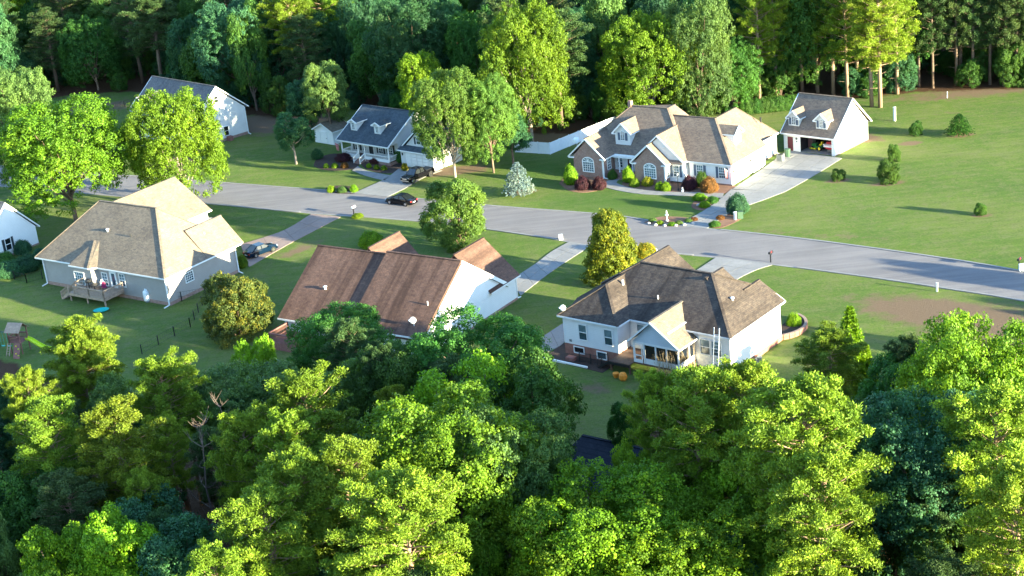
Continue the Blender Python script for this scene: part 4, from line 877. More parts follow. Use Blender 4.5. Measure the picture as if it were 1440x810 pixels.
MB().box(-.6, .6, -1.2, .6, 1.3, 1.6).build('seats', 'red', B_); MB().box(-.5, .5, -1.3, 1.8, .3, .42).build('trailer', 'grey_metal', B_); wheel(B_, -.75, 0, .3, .3, .2); wheel(B_, .75, 0, .3, .3, .2)
C_ = empty('storage_cabinet', GM @ Vector((-5.3, 2.6, .05)), 44, 'brown cabinet against the left wall inside the open garage', 'cabinet')
MB().box(-.35, .35, -.5, .5, 0, 1.6).build('body', 'wood_red', C_); MB().box(.35, .38, -.46, -.02, .05, 1.55).build('door', 'wood', C_); MB().box(.35, .38, .02, .46, .05, 1.55).build('door', 'wood', C_)

# ---- slate-blue roofed house with front porch
H = House('house', (549, 243), 44, 'white porch-fronted house with slate-blue roof and two small dormers')
H.wall([(-13.5, 4.6), (-2.6, 4.6), (-2.6, 13.8), (-13.5, 13.8)], 0.5, 3.2, 'cream_siding', top=[([(-2.6, 2.4, 3.1), (-2.6, 14.4, 3.1), (-2.6, 8.5, 6.95)], (-1, 0, 0)), ([(-13.5, 2.4, 3.1), (-13.5, 14.4, 3.1), (-13.5, 8.5, 6.95)], (1, 0, 0))])
H.p('foundation', MB().box(-13.55, -2.55, 2.5, 13.85, -.05, .5), 'brick')
gable_roof(H, -14.0, -2.2, 2.1, 14.8, 3.15, 7.15, 'a', 'roof_slate', ridge=8.5)
H.p('porch_floor', MB().box(-13.5, -2.6, 2.5, 4.6, .5, .58), 'wood_dark')
H.p('porch_beam', MB().box(-13.5, -2.6, 2.5, 2.66, 2.72, 3.0), 'white')
for a_ in (-13.35, -9.6, -8.1, -2.75): H.p('porch_post', MB().box(a_-.09, a_+.09, 2.5, 2.68, .58, 2.72), 'white')
for p_, q_ in (((-13.35, 2.58), (-9.6, 2.58)), ((-8.1, 2.58), (-2.75, 2.58)), ((-13.4, 2.6), (-13.4, 4.5)), ((-2.7, 2.6), (-2.7, 4.5))): railing(H.e, p_, q_, .58, h=.85, mat='white')
H.p('porch_skirt', MB().box(-13.3, -9.7, 2.47, 2.5, .45, .98).box(-8.0, -2.8, 2.47, 2.5, .5, .98), 'white')
for i in range(4): H.p('porch_step', MB().box(-9.5, -8.2, 1.3+.3*i, 1.6+.3*i, 0, .13*(i+1)), 'brick')
for x in (-9.55, -8.15): railing(H.e, (x, 1.35), (x, 2.5), .1, .58, h=.85, mat='white', nm='stair_railing')
H.window('-b', 4.6, -12.0, 1.8, .9, 1.5, 2, 4, shutters='shutter_dark'); H.window('-b', 4.6, -10.4, 1.8, .7, 1.5, 2, 4); H.door('-b', 4.6, -8.8, .58, 1.0, 2.05, 'shutter_dark')
H.window('-b', 4.6, -6.6, 1.8, .9, 1.5, 2, 4, shutters='shutter_dark'); H.window('-b', 4.6, -4.4, 1.8, .9, 1.5, 2, 4, shutters='shutter_dark')
for c_ in (-11.6, -6.2): H.dormer(c_, 4.0, 4.1, 1.35, 6.15, .3, 'cream_siding', 'roof_slate', 0.5, 7.0, (5.05, .55, .95, 2, 4, False), shutters=None)
H.wall([(-.9, 3.4), (6.0, 3.4), (6.0, 9.6), (-.9, 9.6)], 0.02, 2.75, 'cream_siding', 'garage_wall', top=[([(-.9, 4.2, 2.7), (6.0, 4.2, 2.7), (2.55, 4.2, 5.7)], (0, 1, 0))])
H.wall([(-2.6, 6.5), (-.9, 6.5), (-.9, 12.5), (-2.6, 12.5)], .2, 2.75, 'cream_siding', 'link_wall')
gable_roof(H, -1.3, 6.4, 3.9, 11.0, 2.85, 6.0, 'b', 'roof_slate', name='garage_roof', ridge=2.55, trim='near')
H.roof([[(-1.2, 3.0, 2.7), (6.3, 3.0, 2.7), (6.3, 4.2, 3.2), (-1.2, 4.2, 3.2)]], 'roof_slate', 'skirt_roof', t=.12, trim=[((-1.2, 3.0, 2.7), (6.3, 3.0, 2.7))])
H.roof([[(-2.6, 6.3, 2.9), (.5, 6.3, 2.9), (.5, 10.0, 5.2), (-2.6, 10.0, 5.2)], [(-2.6, 10.0, 5.2), (.5, 10.0, 5.2), (.5, 13.0, 3.0), (-2.6, 13.0, 3.0)]], 'roof_slate', 'link_roof')
H.garage_door('-b', 3.4, 2.55, 4.8, 2.25); H.window('-b', 4.2, 2.55, 4.1, .9, 1.0, 1, 2, shutters='shutter_dark'); H.p('wall_lamp', MB().box(-.55, -.4, 3.25, 3.4, 1.8, 2.15), 'black')
H2 = H.e.matrix_basis.copy()
flag(H2 @ Vector((-13.6, 2.4, 2.2)), 44, 'small flag at the left corner post of the porch of the slate-roofed house')
S_ = House('shed', (470, 204), 44, 'small white shed with pale roof left of the slate-roofed house', 'shed')
S_.wall([(-4.6, 0), (0, 0), (0, 3.6), (-4.6, 3.6)], 0, 2.3, 'white_siding', top=[([(-4.6, 0, 2.3), (0, 0, 2.3), (-2.3, 0, 3.4)], (0, 1, 0))]); gable_roof(S_, -4.9, .3, -.3, 3.9, 2.25, 3.5, 'b', 'roof_tan'); S_.door('-b', 0, -2.3, .05, 1.6, 1.9, 'white')

# ---- two-storey white house far left behind the trees
H = House('house', (348.5, 188), 46.9, 'two-storey white-gabled house half hidden behind trees at the far left')
H.wall([(-18.3, -10.1), (0, -10.1), (0, 0.2), (-18.3, 0.2)], .45, 4.8, 'cream_siding', top=[([(0, -10.1, 4.8), (0, .2, 4.8), (0, -5.1, 9.2)], (-1, 0, 0)), ([(-18.3, -10.1, 4.8), (-18.3, .2, 4.8), (-18.3, -5.1, 9.2)], (1, 0, 0))])
H.p('foundation', MB().box(-18.35, .05, -10.15, .25, -.05, .45), 'brick')
gable_roof(H, -18.8, .4, -10.7, .8, 4.8, 9.55, 'a', 'roof_old', ridge=-5.1)
H.window('+a', 0, -5.2, 7.3, .8, 1.0, 1, 2, 'glass_dark', split=False); H.window('+a', 0, -6.8, 3.6, 1.3, 1.9, 3, 4, 'blind', split=False); H.window('+a', 0, -4.2, 1.6, .9, 1.5, 1, 2, 'glass_dark', split=False)
H.window('-b', -10.1, -15, 2.4, 1.0, 1.6); H.window('-b', -10.1, -11, 2.4, 1.0, 1.6); H.window('-b', -10.1, -4, 2.4, 1.0, 1.6)
gable_roof(H, -16.0, -11.0, -12.0, -6.0, 6.0, 8.0, 'b', 'roof_old', name='front_gable_roof', trim='near'); H.wall([(-15.7, -11.6), (-11.3, -11.6), (-11.3, -9), (-15.7, -9)], .45, 6.1, 'cream_siding', 'front_wing', top=[([(-15.7, -11.6, 6.0), (-11.3, -11.6, 6.0), (-13.5, -11.6, 7.8)], (0, 1, 0))])
H.downspout(0, .1, 4.7, '+a'); H.vent_pipe(-4.5, -4.2, 8.7, .08, .4); H6 = H.e.matrix_basis.copy()
o = MB().box(-.4, .4, -.4, .4, 0, .8).build('air_conditioner', 'wood_red'); o.matrix_world = H6 @ Matrix.Translation((.8, -4.2, 0)); tag(o, 'rust-coloured unit at the foot of the far white gable wall', 'air conditioner')

# ---- white gable at the left edge of the photo
H = House('house', (55, 343), 36, 'white gable-ended house cut off by the left edge of the photo')
H.wall([(-9, -8.9), (0, -8.9), (0, 0), (-9, 0)], .2, 2.7, 'white_siding', top=[([(0, -8.9, 2.7), (0, 0, 2.7), (0, -4.3, 7.2)], (-1, 0, 0))])
H.p('foundation', MB().box(-9, .04, -8.95, .04, -.05, .2), 'brick'); gable_roof(H, -9, .3, -9.4, .5, 2.6, 7.5, 'a', 'roof_old', ridge=-4.3); H.window('+a', 0, -5.0, 1.7, .9, 1.6, 1, 2, 'glass_dark', shutters='shutter_dark')
# ---- dark outbuilding roof at the bottom
H = House('outbuilding', (900, 692), 38, 'low outbuilding with blue-black roof between the tree tops at the bottom centre', 'outbuilding')
H.wall([(-6.6, -4.6), (4.0, -4.6), (4.0, 2.6), (-6.6, 2.6)], 0, 2.2, 'grey_siding'); gable_roof(H, -7, 4.4, -5.0, 3.0, 2.2, 3.1, 'a', 'roof_black', ridge=2.0, trim='none')

# ---- white vinyl fence
F_ = empty('fence', at(738, 217), 0, 'long white vinyl privacy fence running up to the brick-fronted house', 'fence')
pts = [at(725, 214), at(774, 217), at(866, 179)]
for j in range(2):
    P, Q = pts[j], pts[j+1]; L = (Q-P).length; n = max(1, round(L/2.3))
    for i in range(n):
        a, b = P.lerp(Q, i/n)-F_.location, P.lerp(Q, (i+1)/n)-F_.location
        d = (b-a).normalized()*.08
        q = MB(); q.bar(a+d+Vector((0, 0, .92)), b-d+Vector((0, 0, .92)), .045, 1.6); q.build('fence_panel', 'vinyl', F_)
        q = MB(); q.bar(a+d+Vector((0, 0, 1.74)), b-d+Vector((0, 0, 1.74)), .09, .12).bar(a+d+Vector((0, 0, .1)), b-d+Vector((0, 0, .1)), .09, .14); q.build('fence_rail', 'vinyl', F_)
        MB().box(a.x-.07, a.x+.07, a.y-.07, a.y+.07, 0, 1.88).build('fence_post', 'vinyl', F_)
def wire_fence(pix, label, h=1.2, step=2.6):
    F = empty('fence', at(*pix[0]), 0, label, 'fence')
    for j in range(len(pix)-1):
        P, Q = at(*pix[j])-F.location, at(*pix[j+1])-F.location; n = max(1, round((Q-P).length/step))
        for i in range(n+1):
            c = P.lerp(Q, i/n); MB().box(c.x-.05, c.x+.05, c.y-.05, c.y+.05, -.05, h).build('fence_post', 'black', F)
        w = MB()
        for z in (.1, h*.5, h-.05): w.bar(P+Vector((0, 0, z)), Q+Vector((0, 0, z)), .018, .018)
        m = int((Q-P).length/.35)
        for i in range(m): c = P.lerp(Q, i/m); w.bar(c+Vector((0, 0, .1)), c+Vector((0, 0, h-.05)), .01, .01)
        w.build('wire_mesh', 'black', F)
    return F
wire_fence([(246, 425), (256, 424), (290, 418)], 'black metal garden gate and fence by the right corner of the grey house', 1.3)
wire_fence([(290, 420), (268, 460), (200, 498)], 'thin black wire fence crossing the shaded back lawn of the grey house')
wire_fence([(60, 392), (38, 398), (4, 388)], 'short black fence left of the grey house beside the dark bushes')
wire_fence([(130, 166), (190, 145)], 'thin wire fence on the pale lawn left of the far white-gabled house')

# ---- play set
P_ = empty('play_set', at(30, 494), 20, 'wooden play set with red-brown roof, climbing wall and lime slide on the shaded lawn', 'play set')
for x in (-.75, .75):
    for y in (-.75, .75): MB().box(x-.05, x+.05, y-.05, y+.05, 0, 2.9).build('post', 'wood_red', P_)
MB().box(-.8, .8, -.8, .8, 1.35, 1.42).build('platform', 'wood_red', P_)
MB().slab([(-1.0, -1.05, 2.75), (1.0, -1.05, 2.75), (1.0, 0, 3.6), (-1.0, 0, 3.6)], .06).slab([(-1.0, 0, 3.6), (1.0, 0, 3.6), (1.0, 1.05, 2.75), (-1.0, 1.05, 2.75)], .06).build('roof', 'wood', P_)
for p_, q_ in (((-.75, -.75), (.75, -.75)), ((-.75, -.75), (-.75, .75)), ((-.75, .75), (.75, .75))): railing(P_, p_, q_, 1.4, h=.75, mat='wood_red')
MB().slab([(-.1, -.85, 1.35), (.75, -.85, 1.35), (1.2, -2.1, .05), (.35, -2.1, .05)], .06).build('climbing_wall', 'wood_red', P_)
for x, y, z, m_ in ((.3, -1.1, 1.12, 'yellow'), (.75, -1.35, .86, 'lime'), (.6, -1.75, .45, 'yellow'), (1.0, -1.9, .3, 'lime')): MB().box(x-.07, x+.07, y-.06, y+.06, z-.02, z+.07).build('hand_hold', m_, P_)
sl = MB(); pr = [(.8, 1.5), (1.3, 1.35), (2.2, .8), (3.1, .35), (3.9, .22), (4.1, .2)]
for i in range(5):
    (x0, z0), (x1, z1) = pr[i], pr[i+1]
    sl.slab([(x0, .1, z0), (x1, .1, z1), (x1, .7, z1), (x0, .7, z0)], .05)
    for y in (.08, .68): sl.slab([(x0, y, z0+.18), (x1, y, z1+.18), (x1, y+.05, z1+.18), (x0, y+.05, z0+.18)], .2)
sl.build('slide', 'lime', P_)
ld = empty('ladder', (0, 0, 0)); bpy.data.objects.remove(ld)
q = MB()
for x in (-.9, -.5): q.bar((x-.1, -1.5, 0), (x, -.85, 1.4), .07, .07)
for i in range(5): q.bar((-1.0+.02*i, -1.4+.13*i, .25+.26*i), (-.6+.02*i, -1.4+.13*i, .25+.26*i), .05, .05)
q.build('ladder', 'wood', P_)
MB().bar((-.8, 0, 2.3), (-3.4, .3, 2.3), .1, .1).bar((-3.4, .3, 2.3), (-3.7, -.7, 0), .08, .08).bar((-3.4, .3, 2.3), (-3.7, 1.2, 0), .08, .08).build('swing_beam', 'util_green', P_)
for x in (-1.7, -2.6): MB().bar((x, .1, 2.3), (x, .1, .6), .02, .02).bar((x+.4, .1, 2.3), (x+.4, .1, .6), .02, .02).box(x-.02, x+.42, 0, .2, .55, .6).build('swing', 'teal', P_)

# ---- vehicles
def car(pos, yaw, paint, label, L=4.7, Wd=1.82, Hh=1.45, kind='sedan', cat='car', name='parked_car'):
    """front towards -x local"""
    c = empty(name, pos, yaw, label, cat); h2 = Wd/2
    def loft(secs, closed_ends=True):
        mb = MB(); n = len(secs[0]); vs = [p for s_ in secs for p in s_]; fs = []
        for i in range(len(secs)-1):
            for j in range(n): fs.append((i*n+j, i*n+(j+1) % n, (i+1)*n+(j+1) % n, (i+1)*n+j))
        fs.append(tuple(reversed(range(n)))); fs.append(tuple((len(secs)-1)*n+j for j in range(n))); return mb.add(vs, fs)
    zb = .24 if kind != 'pickup' else .42
    def sec(x, w, zt_, zl=None, tum=.1):
        zl = zb if zl is None else zl; m_ = (zl+zt_)*.5
        return [(x, -w*.9, zl), (x, w*.9, zl), (x, w, zl+.15), (x, w, m_+.08), (x, w-tum*.6, zt_-.05), (x, w-tum*1.6, zt_), (x, -w+tum*1.6, zt_), (x, -w+tum*.6, zt_-.05), (x, -w, m_+.08), (x, -w, zl+.15)]
    if kind == 'pickup':
        B = [(-L/2, .84, .95), (-L/2+.12, .93, 1.08), (-L/2+1.3, 1.0, 1.14), (L/2-1.9, 1.0, 1.12), (L/2-.06, .98, 1.1), (L/2, .95, 1.05)]
        G_ = [(-L/2+1.25, 1.12), (-L/2+2.0, Hh), (-L/2+3.4, Hh), (-L/2+3.75, 1.12)]
    else:
        B = [(-L/2, .7, .62), (-L/2+.15, .86, .78), (-L/2+1.15, .98, .93), (-L/2+2.4, 1.0, .95), (L/2-.9, .99, .97), (L/2-.12, .9, .94), (L/2, .78, .8)]
        G_ = [(-L/2+1.05, .9), (-L/2+1.95, Hh), (-L/2+3.1, Hh), (L/2-.55, .95)]
    body = loft([sec(x*1.0, h2*w, z) for x, w, z in B]); bo = body.build('body', paint, c, True)
    bv = bo.modifiers.new('edge_split', 'EDGE_SPLIT'); bv.split_angle = R_(40)
    gz0 = G_[0][1]
    def gs(x, z, base=False):
        w0 = h2*.9; w1 = h2*.72; f = (z-gz0)/(Hh-gz0) if Hh > gz0 else 0
        w = w0+(w1-w0)*f; return w
    xs = G_
    roof_ = MB().slab([(xs[1][0], -h2*.7, Hh), (xs[2][0], -h2*.7, Hh), (xs[2][0], h2*.7, Hh), (xs[1][0], h2*.7, Hh)], .06)
    for sd in (-1, 1):
        for (xa, za, xb, zb_) in ((xs[0][0], xs[0][1], xs[1][0], Hh), (xs[2][0], Hh, xs[3][0], xs[3][1])):
            roof_.bar((xa, sd*h2*.86 if za < Hh else sd*h2*.68, za-.01), (xb, sd*h2*.68 if zb_ == Hh else sd*h2*.86, zb_-.03), .07, .06)
        xm = (xs[1][0]+xs[2][0])/2; roof_.bar((xm, sd*h2*.88, gz0), (xm, sd*h2*.69, Hh-.03), .09, .05)
        roof_.bar((xs[1][0], sd*h2*.69, Hh-.03), (xs[2][0], sd*h2*.69, Hh-.03), .06, .06)
    roof_.build('roof', paint, bo)
    i_ = .02
    MB().slab([(xs[0][0]+.02, -h2*.8, xs[0][1]), (xs[0][0]+.02, h2*.8, xs[0][1]), (xs[1][0], h2*.66, Hh-.03), (xs[1][0], -h2*.66, Hh-.03)], .03, (1, 0, 0)).build('windscreen', 'glass_dark', c)
    MB().slab([(xs[3][0]-.02, -h2*.8, xs[3][1]), (xs[3][0]-.02, h2*.8, xs[3][1]), (xs[2][0], h2*.66, Hh-.03), (xs[2][0], -h2*.66, Hh-.03)], .03, (-1, 0, 0)).build('rear_window', 'glass_dark', c)
    for sd in (-1, 1):
        for x0, x1, x2, x3 in ((xs[0][0]+.2, xm-.05, xm-.05, xs[1][0]+.06), (xm+.05, xs[3][0]-.25, xs[2][0]-.04, xm+.05)):
            MB().slab([(x0, sd*h2*.86, gz0+.03), (x1, sd*h2*.86, gz0+.03), (x2, sd*h2*.69, Hh-.08), (x3, sd*h2*.69, Hh-.08)], .03, (0, -sd, 0)).build('side_window', 'glass_dark', c)
        MB().box(xs[0][0]+.35, xs[0][0]+.55, sd*h2*.98, sd*h2*1.12, gz0+.02, gz0+.16).build('mirror', paint, c)
        MB().box(-L/2+.02, -L/2+.16, sd*h2*.5, sd*h2*.82, .62 if kind != 'pickup' else .85, .75 if kind != 'pickup' else 1.02).build('headlight', 'headlight', c)
        MB().box(L/2-.1, L/2+.015, sd*h2*.55, sd*h2*.86, .66 if kind != 'pickup' else .8, .8 if kind != 'pickup' else 1.02).build('tail_light', 'red_light', c)
        wr = .33 if kind != 'pickup' else .4
        for x in (-L/2+.85, L/2-.95):
            wheel(c, x, sd*(h2-.1), wr, wr, .22)
            MB().tube([(x, sd*(h2-.03), wr), (x, sd*(h2+.008), wr)], [wr*1.16, wr*1.16], 14).build('wheel_arch', 'rubber', bo)
    MB().box(-L/2-.03, -L/2+.05, -h2*.45, h2*.45, .5 if kind != 'pickup' else .72, .62 if kind != 'pickup' else .95).build('grille', 'black' if kind != 'pickup' else 'chrome', c)
    MB().box(-L/2-.06, -L/2+.1, -h2*.85, h2*.85, zb+.06, zb+.2).build('bumper', 'chrome' if kind == 'pickup' else paint, c); MB().box(L/2-.08, L/2+.06, -h2*.85, h2*.85, zb+.08, zb+.24).build('bumper', 'chrome' if kind == 'pickup' else paint, c)
    MB().box(L/2+.0, L/2+.02, -.26, .26, .48, .6).build('number_plate', 'white', c)
    if kind == 'pickup':
        MB().box(-L/2+3.9, L/2-.1, -h2*.86, h2*.86, 1.1, 1.16).build('bed_cover', 'black', c)
    return c
car(at(565, 286.5), 38, 'black_paint', 'black saloon car standing on the road by the driveway of the slate-roofed house', 4.7)
car(at(588, 252), -47+360-1, 'black_paint', 'black pickup truck on the concrete driveway of the slate-roofed house', 5.6, 1.95, 1.85, 'pickup', 'pickup truck', 'pickup_truck')
car(at(367, 357), 180-42, 'blue_paint', 'dark blue saloon car on the clay-stained driveway right of the grey-sided house', 4.6)
car(at(199, 216), 60, 'blue_paint', 'car in front of the far white-gabled house, half hidden by a tree', 4.5)

# ---- mailboxes and small roadside things
def mailbox(px, label, yaw=40, mat='black', post='black'):
    m_ = empty('mailbox', at(*px), yaw, label, 'mailbox')
    MB().box(-.06, .06, -.06, .06, -.05, 1.15).bar((0, -.05, .75), (0, .35, 1.05), .05, .05).build('post', post, m_)
    q = MB(); n = 6; W0 = .13; pr = [(-W0, 1.1), (W0, 1.1)]+[(W0*math.cos(math.pi*i/n), 1.25+W0*math.sin(math.pi*i/n)) for i in range(n+1)]
    q.slab([(x, -.3, z) for x, z in pr], .75, (0, 1, 0)); q.build('box', mat, m_)
    MB().box(.13, .15, -.1, .05, 1.25, 1.45).build('signal_flag', 'red', m_); return m_
mailbox((1084, 369), 'black mailbox on a post at the driveway mouth of the white house', 40)
mailbox((498, 303), 'mailbox with white box at the end of the clay-stained driveway', 36, 'tank'); mailbox((1433, 379), 'mailbox on a dark post at the right edge of the photo', 45)
def post(px, label, h=1.1, w=.18, mat='white', name='marker_post', cat='post', cap=False):
    o = empty(name, at(*px), 40, label, cat); MB().box(-w/2, w/2, -w/2, w/2, -.05, h).build('shaft', mat, o); MB().box(-w*.62, w*.62, -w*.62, w*.62, h, h+.05).build('cap', mat, o); return o
post((1317.5, 410), 'thin white post beside the lower edge of the road near the bare soil', 1.0, .16); post((1034, 309), 'white post at the foot of the round shrub by the driveway of the brick-fronted house', 1.0, .28)
post((1258, 170), 'tall white stone marker alone on the big lawn behind the garage', 2.1, .3, 'white', 'stone_marker', 'marker'); post((1332, 138), 'small pale stake near the far treeline on the big lawn', 1.0, .09)
o = MB().box(-.25, .25, -.2, .2, 0, .7).build('utility_box', 'white'); o.location = at(789, 337); tag(o, 'small white utility box on the grass by the near kerb', 'utility box')
o = MB().box(-.35, .35, -.3, .3, 0, .85).box(-.38, .38, -.33, .33, .85, .95).build('utility_box', 'util_green'); o.location = at(1041, 307); tag(o, 'green utility box just right of the white post by the round shrub', 'utility box')
o = MB().box(-.3, .3, -.25, .25, 0, .8).build('utility_box', 'tank'); o.location = at(1437, 381); tag(o, 'pale utility box beside the mailbox at the right edge', 'utility box')
o = MB().box(-.3, .3, -.3, .3, 0, .8).build('utility_box', 'tank'); o.location = at(921, 359); tag(o, 'white utility box beside the yellow shrub at the near kerb', 'utility box')
o = MB().box(-.35, .35, -.35, .35, 0, 1.5).box(-.25, .25, -.25, .25, 1.5, 1.7).build('utility_box', 'tank'); o.location = at(815, 166); tag(o, 'pale box standing in the shaded wood edge behind the white fence', 'utility box')
st_ = empty('garden_statue', at(938, 311), 0, 'white garden statue among flowers by the road', 'statue'); st_.scale = (.62, .62, .8)
MB().lathe((0, 0, 0), [(.3, 0), (.28, .2), (.12, .3), (.1, .8), (.35, 1.0), (.4, 1.1), (.1, 1.15)], 12).build('basin', 'white', st_); MB().lathe((0, 0, 1.1), [(.12, 0), (.15, .3), (.08, .5), (.12, .6), (.03, .75)], 8).build('figure', 'white', st_)
o = MB().lathe((0, 0, 0), [(.16, 0), (.2, .15), (.12, .4), (.1, .45), (.13, .55), (.05, .68)], 8).build('garden_ornament', 'white'); o.location = at(960, 270); tag(o, 'small white animal ornament right of the lamp post', 'ornament')
# raised round brick bed
B_ = empty('raised_bed', at(1110, 465), 40.3, 'curved red brick raised bed at the right wall of the white house', 'raised bed')
n = 14; cen = []
for i in range(n+1):
    a = R_(-78+156*i/n); cen.append((3.1*math.cos(a)-1.6, 3.4*math.sin(a)))
for i in range(n):
    for lv_ in range(2):
        q = MB(); (x0, y0), (x1, y1) = cen[i], cen[i+1]; off = .0 if lv_ == 0 else .015
        q.bar((x0+(x1-x0)*.03, y0+(y1-y0)*.03, .16+.3*lv_), (x0+(x1-x0)*.97, y0+(y1-y0)*.97, .16+.3*lv_), .3+off, .28); q.build('block', 'brick_red', B_)
MB().prism([(x*.96-.05, y*.95) for x, y in cen], 0, .42).build('soil', 'mulch_dark', B_)
o = MB().box(-.3, .3, -.3, .3, 0, .35).lathe((.1, 0, .35), [(.25, 0), (.3, .2), (.1, .3)], 8).build('hose_reel', 'grey_metal'); o.location = H4 @ Vector((12.6, 9.4-2.9, 0)); tag(o, 'grey hose reel at the foot of the sunlit white wall', 'hose reel')
# ------------------------------------------------------------ ground
def axis(a, b, step, far):
    c = list(np.arange(a, b+step*.5, step)); lo = [a-far*k for k in (1, .4, .12, .03)]; hi = [b+far*k for k in (.03, .12, .4, 1)]
    return np.array(lo+c+hi)
GX = axis(-150, 150, 0.8, 2500); GY = axis(60, 420, 0.8, 2500)
gx, gy = np.meshgrid(GX, GY)
def blob(px, rx, ry=None, yaw=0):
    c = at(*px); ry = ry or rx; t = R_(yaw); dx, dy = gx-c.x, gy-c.y
    u = (dx*math.cos(t)-dy*math.sin(t))/rx; v = (dx*math.sin(t)+dy*math.cos(t))/ry
    return np.clip(1.25-np.sqrt(u*u+v*v), 0, 1)
dirt = np.zeros_like(gx); lush = np.zeros_like(gx); floor_ = np.zeros_like(gx)
for p_, rx, ry, yw, k in (((1345, 445), 13, 5, 40, .95), ((1440, 470), 12, 8, 40, .9), ((385, 172), 13, 9, 10, 1.0), ((780, 188), 12, 7, 0, 1.0), ((860, 196), 8, 3, 0, .8), ((235, 228), 7, 4, 20, .9), ((1400, 126), 25, 5, 0, .6), ((1210, 195), 4, 3, 30, .8),
                      ((1280, 202), 2.2, 1.4, 0, .8), ((1352, 190), 2.5, 1.4, 0, .8), ((1250, 258), 2.8, 1.3, 0, .9), ((1179, 254), 2.2, 1.2, 0, .8), ((1379, 303), 1.7, 1, 0, .8), ((840, 545), 3.5, 2, 10, .5), ((120, 152), 20, 8, 10, .55), ((420, 352), 6, 2.5, -45, .5), ((648, 352), 2.4, 1.6, 0, .9), ((735, 270), 2.6, 1.6, 0, .9), ((640, 240), 7, 3, 0, .85), ((1330, 160), 16, 1.5, -8, .3), ((1150, 330), 18, 1.2, 30, .4), ((250, 300), 7, 5, 0, .6)):
    dirt = np.maximum(dirt, blob(p_, rx, ry, yw)*k)
for p_, rx, ry, yw, k in (((900, 290), 16, 6, 38, 1), ((790, 240), 10, 12, 0, .9), ((470, 240), 16, 6, 44, .8), ((700, 480), 12, 6, 36, .6), ((600, 330), 22, 7, 36, .5)): lush = np.maximum(lush, blob(p_, rx, ry, yw)*k)
edge = [at(*p) for p in ((-200, 165), (0, 150), (110, 131), (200, 128), (330, 160), (420, 165), (500, 152), (600, 172), (700, 186), (820, 188), (900, 165), (1000, 152), (1060, 138), (1180, 140), (1300, 128), (1440, 124), (1640, 118))]
ex = np.array([p.x for p in edge]); ey = np.array([p.y for p in edge])
floor_ = np.clip((gy-np.interp(gx, ex, ey)+2.5)/5, 0, 1)
fedge = [at(*p) for p in ((-250, 470), (0, 500), (100, 540), (250, 560), (420, 545), (520, 535), (620, 540), (760, 590), (800, 640), (870, 640), (900, 560), (1000, 535), (1080, 560), (1150, 590), (1240, 575), (1330, 560), (1440, 520), (1650, 440))]
fx = np.array([p.x for p in fedge]); fy = np.array([p.y for p in fedge])
floor_ = np.maximum(floor_, np.clip((np.interp(gx, fx, fy)-gy+1.0)/4, 0, 1))
zz = 0.0*gx
V = np.stack([gx, gy, zz], -1).reshape(-1, 3); ny, nx = gx.shape
ii = np.arange(ny*nx).reshape(ny, nx); F = np.stack([ii[:-1, :-1], ii[:-1, 1:], ii[1:, 1:], ii[1:, :-1]], -1).reshape(-1, 4)
me = bpy.data.meshes.new('ground'); me.vertices.add(len(V)); me.vertices.foreach_set('co', V.astype(np.float32).ravel())
me.loops.add(F.size); me.loops.foreach_set('vertex_index', F.astype(np.int32).ravel()); me.polygons.add(len(F))
me.polygons.foreach_set('loop_start', np.arange(0, F.size, 4, dtype=np.int32)); me.polygons.foreach_set('loop_total', np.full(len(F), 4, np.int32)); me.update(calc_edges=True)
for nm, arr in (('dirt', dirt), ('lush', lush), ('floor', floor_)):
    a = me.attributes.new(nm, 'FLOAT', 'POINT'); a.data.foreach_set('value', arr.astype(np.float32).ravel())
ground = bpy.data.objects.new('ground', me); COL.objects.link(ground); tag(ground, kind='structure')
m, n, b = nodes('lawn')
v = mapping(n, (1, 1, 1)); f1 = noise(n, .06, 5, .6, v); f2 = noise(n, .5, 5, .65, v); f3 = noise(n, 4.0, 4, .75, v)
sv = mapping(n, (.12, 1.1, 1), rot=(0, 0, R_(38))); f4 = noise(n, 1.0, 3, .6, sv)
def attr(nm): return nn(n, 'ShaderNodeAttribute', attribute_name=nm).outputs['Fac']
c = ramp(n, f1, [(.3, (.11, .215, .038)), (.5, (.19, .285, .05)), (.7, (.30, .33, .10))])
c = mixc(n, ramp(n, f2, [(.45, (0,)*3), (.72, (.7,)*3)]), c, (.28, .27, .13))
c = mixc(n, ramp(n, f3, [(.35, (.55,)*3), (.65, (0,)*3)]), c, (.085, .15, .05))
c = mixc(n, ramp(n, f4, [(.4, (.22,)*3), (.6, (0,)*3)]), c, (.05, .11, .022))
f6 = noise(n, 1.4, 5, .75, v, 1.2); c = mixc(n, ramp(n, f6, [(.5, (0,)*3), (.68, (.55,)*3)]), c, (.27, .24, .12)); c = mixc(n, ramp(n, f6, [(.3, (.5,)*3), (.44, (0,)*3)]), c, (.06, .12, .035))
c = mixc(n, ramp(n, attr('lush'), [(0, (0,)*3), (1, (.6,)*3)]), c, mixc(n, f2, (.05, .13, .025), (.09, .19, .035)))
def masked(attr_out, lo, hi):
    ad = nn(n, 'ShaderNodeMath', operation='MULTIPLY_ADD'); n.links.new(f2, ad.inputs[0]); ad.inputs[1].default_value = .9; 
    n.links.new(attr_out, ad.inputs[2]); return ramp(n, ad.outputs[0], [(lo, (0,)*3), (hi, (1,)*3)])
c = mixc(n, masked(attr('dirt'), .7, 1.45), c, mixc(n, f3, (.20, .13, .085), (.30, .22, .15)))
c = mixc(n, masked(attr('floor'), .75, 1.1), c, mixc(n, f3, (.07, .035, .02), (.15, .085, .05)))
n.links.new(c, b.inputs['Base Color']); b.inputs['Roughness'].default_value = .95; b.inputs['Specular IOR Level'].default_value = .1
